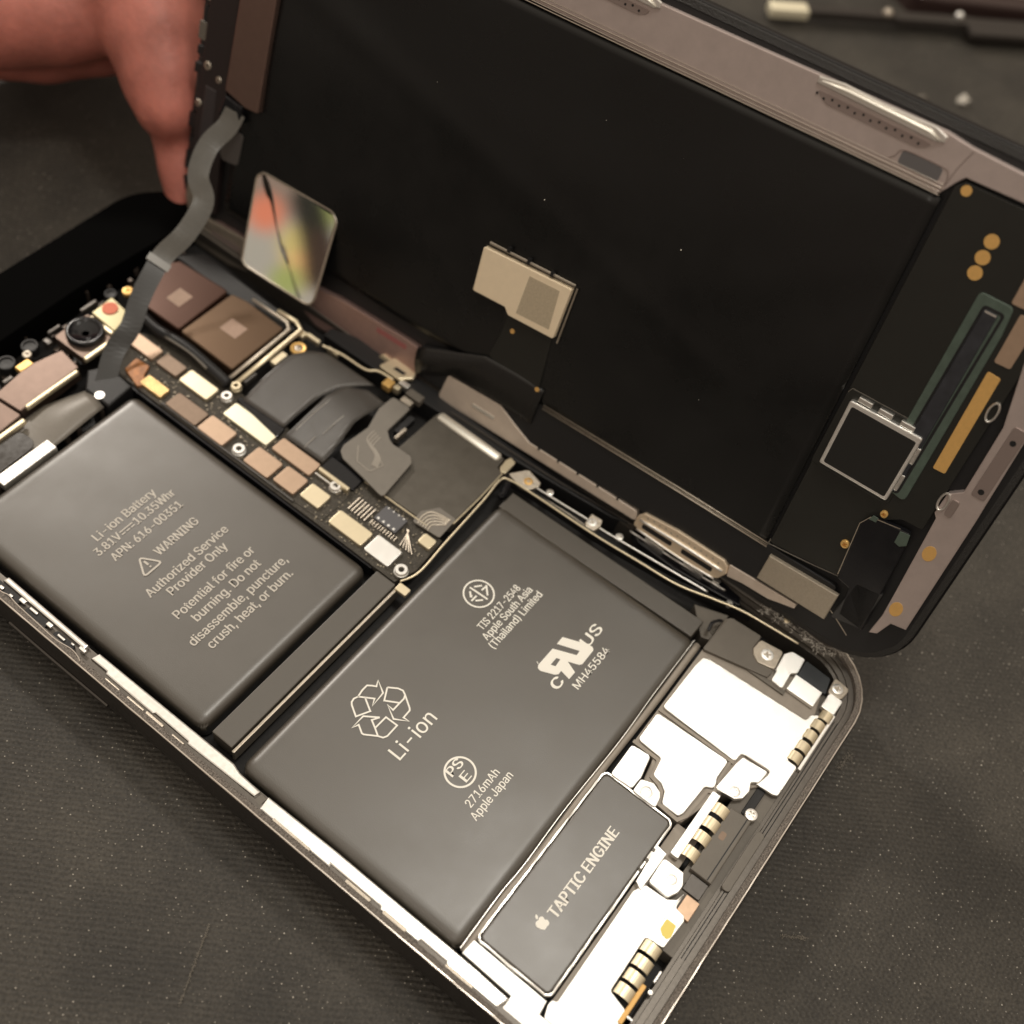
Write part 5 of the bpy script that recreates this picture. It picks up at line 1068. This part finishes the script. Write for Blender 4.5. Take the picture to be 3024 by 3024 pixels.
# ------------------------------------------------------------------ the hand holding up the far corner
def hand():
    NU, NV = 18, 12; unit = [(0, 0, 1)]+[(math.sin(math.pi*i/NV)*math.cos(2*math.pi*j/NU), math.sin(math.pi*i/NV)*math.sin(2*math.pi*j/NU), math.cos(math.pi*i/NV)) for i in range(1, NV) for j in range(NU)]+[(0, 0, -1)]
    ufaces = [(0, 1+j, 1+(j+1) % NU) for j in range(NU)]+[(1+i*NU+j, 1+(i+1)*NU+j, 1+(i+1)*NU+(j+1) % NU, 1+i*NU+(j+1) % NU) for i in range(NV-2) for j in range(NU)]+[(len(unit)-1, 1+(NV-2)*NU+(j+1) % NU, 1+(NV-2)*NU+j) for j in range(NU)]
    VV, FF = [], []
    def limb(pts, n=7):
        P = []
        for i in range(len(pts)-1):
            a, ra = Vector(pts[i][0]), pts[i][1]; b, rb_ = Vector(pts[i+1][0]), pts[i+1][1]
            for k in range(n): t = k/n; P.append((a.lerp(b, t), (ra+(rb_-ra)*t)*(1-.035*math.sin(math.pi*t))))
        P.append((Vector(pts[-1][0]), pts[-1][1]))
        for c, r in P:
            o = len(VV); VV.extend(((c.x+u[0]*r)*U, (c.y+u[1]*r)*U, (c.z+u[2]*r)*U) for u in unit); FF.extend(tuple(o+k for k in f) for f in ufaces)
    index = [((89.5, 166.1, 29.1), 11.5), ((84.5, 158.4, 23.7), 10.0), ((80.9, 151.6, 19.0), 8.8), ((77.4, 146.4, 14.8), 7.4), ((75.2, 143.4, 12.4), 6.0)]
    middle = [((96, 168, 22), 9), ((85.8, 151.5, 12.2), 7.2), ((78.6, 144.0, 7.6), 6.4), ((73.8, 140.0, 2.6), 4.6), ((70.4, 137.2, -1.6), 3.0), ((68.9, 136.0, -3.4), 1.8)]
    thumb = [((92.5, 160.0, 26), 10), ((81.0, 161.4, 18.8), 7.8), ((74.4, 167.6, 17.2), 8.6), ((68.5, 175.4, 16.5), 9.6), ((61.1, 186.2, 17.9), 9.6), ((55, 196, 20), 8)]
    ring_ = [((92, 176, 16), 8.5), ((81.9, 166.5, 9.9), 6.6), ((75.3, 174.8, 7.5), 7.0), ((70, 183, 6.5), 7), ((66.0, 189.2, 5.4), 6.2)]
    little = [((99, 186, 13), 8), ((90, 180, 4), 6.2), ((82, 184, .5), 6), ((76, 190, .2), 5.2)]
    palm = [((91.5, 166.1, 29.6), 12), ((95, 175.6, 28.0), 15), ((101, 187, 30), 18), ((108, 200, 34), 20), ((118, 222, 40), 21), ((134, 262, 50), 22), ((160, 320, 62), 26)]
    for L in (index, middle, thumb, ring_, little): limb(L)
    limb(palm, 6); limb([((100, 176, 22), 11), ((106, 192, 26), 14), ((114, 210, 32), 17)], 5)
    me = bpy.data.meshes.new('person'); me.from_pydata(VV, [], FF)
    o = bpy.data.objects.new('tmp', me); S.collection.objects.link(o)
    r = o.modifiers.new('r', 'REMESH'); r.mode = 'VOXEL'; r.voxel_size = .09; r.use_smooth_shade = True
    s = o.modifiers.new('s', 'SMOOTH'); s.iterations = 14; s.factor = .6
    m2 = bpy.data.meshes.new_from_object(o.evaluated_get(bpy.context.evaluated_depsgraph_get())); bpy.data.objects.remove(o)
    for p in m2.polygons: p.use_smooth = True
    m2.name = 'person'; m2.materials.clear(); m2.materials.append(skin)
    h = bpy.data.objects.new('person', m2); S.collection.objects.link(h)
    h['label'] = 'bare hand with curled fingers gripping the far corner of the raised display'; h['category'] = 'person'
    return h
hand()

# ------------------------------------------------------------------ loose parts on the mat at the back
tip = Vector((210.5, 99, 0)); end = Vector((243.5, 62.5, 0)); dd = (end-tip).normalized(); nn = Vector((-dd.y, dd.x, 0))
def L2(s, w): q = tip+dd*s+nn*(w-2.6); return (q.x, q.y)
sf = root('spare_flex', 'loose dark flex strip with a gold tip lying behind the display', 'flex cable', (227, 80, MZ))
b_ = slab('strip', [L2(6, -1.3), L2(30, -1.3), L2(30, -1.8), L2(33, -1.8), L2(47, -1.9), L2(47, -5.5), L2(110, -5.5), L2(110, 1), L2(50, 1.0), L2(48, 1.4), L2(28, 1.6), L2(6, 1.5)], MZ+1.6, MZ+3.4, mat('dull brown strip', (.040, .034, .030), .4, .3), sf, bev=.4)
slab('gold_tip', [L2(0, -1.7), L2(9, -1.7), L2(9, 1.9), L2(0, 1.9)], MZ+1.4, MZ+3.6, mat('bright gold tip', (.97, .91, .70), .5, .6), sf, bev=.5)
bm = bmesh.new(); bmesh.ops.create_uvsphere(bm, u_segments=16, v_segments=10, radius=1.0*U, matrix=Matrix.Translation(Vector((*L2(45.5, .4), MZ+3.8))*U)); obj('solder_ball', bm, white_steel, sf, smooth=True)
bm = bmesh.new(); bmesh.ops.create_uvsphere(bm, u_segments=16, v_segments=10, radius=1.2*U, matrix=Matrix.Translation(Vector((*L2(28, 0), MZ+3.4))*U)); obj('rivet', bm, brushed, sf, smooth=True)
pt = root('dark_case_part', 'dark brown case part lying at the top right edge of the mat', 'phone part', (275, 80, MZ))
slab('shell', [(237, 74), (256, 50), (278, 24), (320, 60), (290, 120), (256, 106)], MZ+.02, MZ+5, mat('wine brown case', (.05, .03, .027), .3, .2), pt, bev=1.2, seg=3, r=4)
slab('edge_strip', [(240, 75), (258, 53), (260, 55), (242, 77)], MZ+4.9, MZ+5.5, mat('dull grey edge', (.22, .19, .16), .4, .5), pt, bev=.2)

# crumbs and lint lying on the mat
def crumb(x, y, r, z0, label, cat='crumb', m=debris, name='glass_crumb'):
    bm = bmesh.new(); bmesh.ops.create_icosphere(bm, subdivisions=2, radius=r*U)
    for v in bm.verts: v.co *= random.uniform(.6, 1.3); v.co.z *= .8
    bmesh.ops.translate(bm, verts=bm.verts[:], vec=Vector((x, y, z0+r*.5))*U)
    o = obj(name, bm, m); o['label'] = label; o['category'] = cat; return o
random.seed(11); CR = []
crumb(80.8, .8, .45, MZ, 'tiny white glass crumb just outside the lower corner of the display')
crumb(215.6, 50.3, 1.3, MZ, 'pale glass crumb on the mat, the larger of two behind the display')
crumb(209.4, 57.5, 1.0, MZ, 'small greyish crumb on the mat between the pale crumb and the gold tipped strip', m=greyplastic)
crumb(28, -28.5, .32, MZ, 'single white crumb on the open mat at the lower right')
def lint(name, cx, cy, cz, n, spread, seglen, label, r=.045, dirv=(1, 0), sig=.35, m=debris, cat='lint'):
    bm = bmesh.new()
    for k in range(n):
        t = random.uniform(-1, 1); p = Vector((cx+dirv[0]*t*spread+random.gauss(0, sig), cy+dirv[1]*t*spread+random.gauss(0, sig), cz+random.uniform(.03, .25))); P = [p]
        d = Vector((random.gauss(0, 1), random.gauss(0, 1), random.gauss(0, .3))).normalized()
        for j in range(3):
            d = (d+Vector((random.gauss(0, .5), random.gauss(0, .5), random.gauss(0, .2)))).normalized(); P.append(P[-1]+d*seglen)
            P[-1].z = max(P[-1].z, cz+.03)
        tube(bm, P, r, 4)
    # a thin backing thread keeps the tuft together
    tube(bm, [(cx-dirv[0]*spread*(1-k/4)+dirv[0]*spread*k/4+random.gauss(0, sig*.3), cy-dirv[1]*spread*(1-k/4)+dirv[1]*spread*k/4+random.gauss(0, sig*.3), cz+.06) for k in range(9) if k < 5], r, 4)
    o = obj(name, bm, m); o['label'] = label; o['category'] = cat; o['kind'] = 'thing'; del o['kind']; return o
grey_dust = mat('grey dust', (.22, .20, .17), .6)
lint('lint_tuft', 60.0, -1.9, MZ, 110, 1.9, .09, 'pale lint tuft on the mat touching the lower end of the phone', dirv=(.9, -.1), sig=.3, r=.03, m=grey_dust)
def shreds():
    bm = bmesh.new(); P = [Vector(p) for p in ((68.1, 19.6, .5), (68.4, 17.2, .6), (69.2, 14.8, .7), (68.4, 12.0, .6), (68.4, 9.1, .5), (69.7, 6.8, .6), (71.6, 5.9, .8))]
    for i in range(240):
        k = random.uniform(0, 5.99); q = P[int(k)].lerp(P[int(k)+1], k-int(k))+Vector((random.gauss(-1.0, .4), random.gauss(0, .35), .5+random.gauss(0, .25))); L = [q]
        dv = Vector((random.gauss(0, 1), random.gauss(0, 1), random.gauss(0, .5))).normalized()
        for j in range(3): dv = (dv+Vector((random.gauss(0, .5), random.gauss(0, .5), random.gauss(0, .3)))).normalized(); L.append(L[-1]+dv*random.uniform(.06, .26))
        tube(bm, L, random.choice((.025, .035, .05)), 4)
    tube(bm, P, .06, 4)
    o = obj('adhesive_shreds', bm, mat('frayed glue', (.50, .47, .42), .45)); o['label'] = 'frayed grey shreds of torn adhesive between the display corner and the phone body'; o['category'] = 'adhesive'
shreds()
o = crumb(67.9, 15.6, .5, .9, 'cream chip of glass caught in the torn adhesive by the hinge corner', m=can_cream)
lint('dust_line', -15.5, 47.8, MZ, 170, 4.9, .07, 'faint straight pale dust line on the mat at the lower left', r=.028, dirv=(-.91, -.41), sig=.07, m=grey_dust)
lint('dust_smear', 34, -8.0, MZ, 120, 1.7, .07, 'faint pale dust smear on the mat right of the charging end', r=.025, dirv=(.5, -.8), sig=.15, m=grey_dust)

for o in S.collection.objects:
    if o.parent is None and o.name.startswith('glass_crumb'): o['group'] = 'pale crumbs scattered around the phone'
    if o.parent is None and o.name in ('dust_line', 'dust_smear'): o['group'] = 'faint dust marks on the mat'
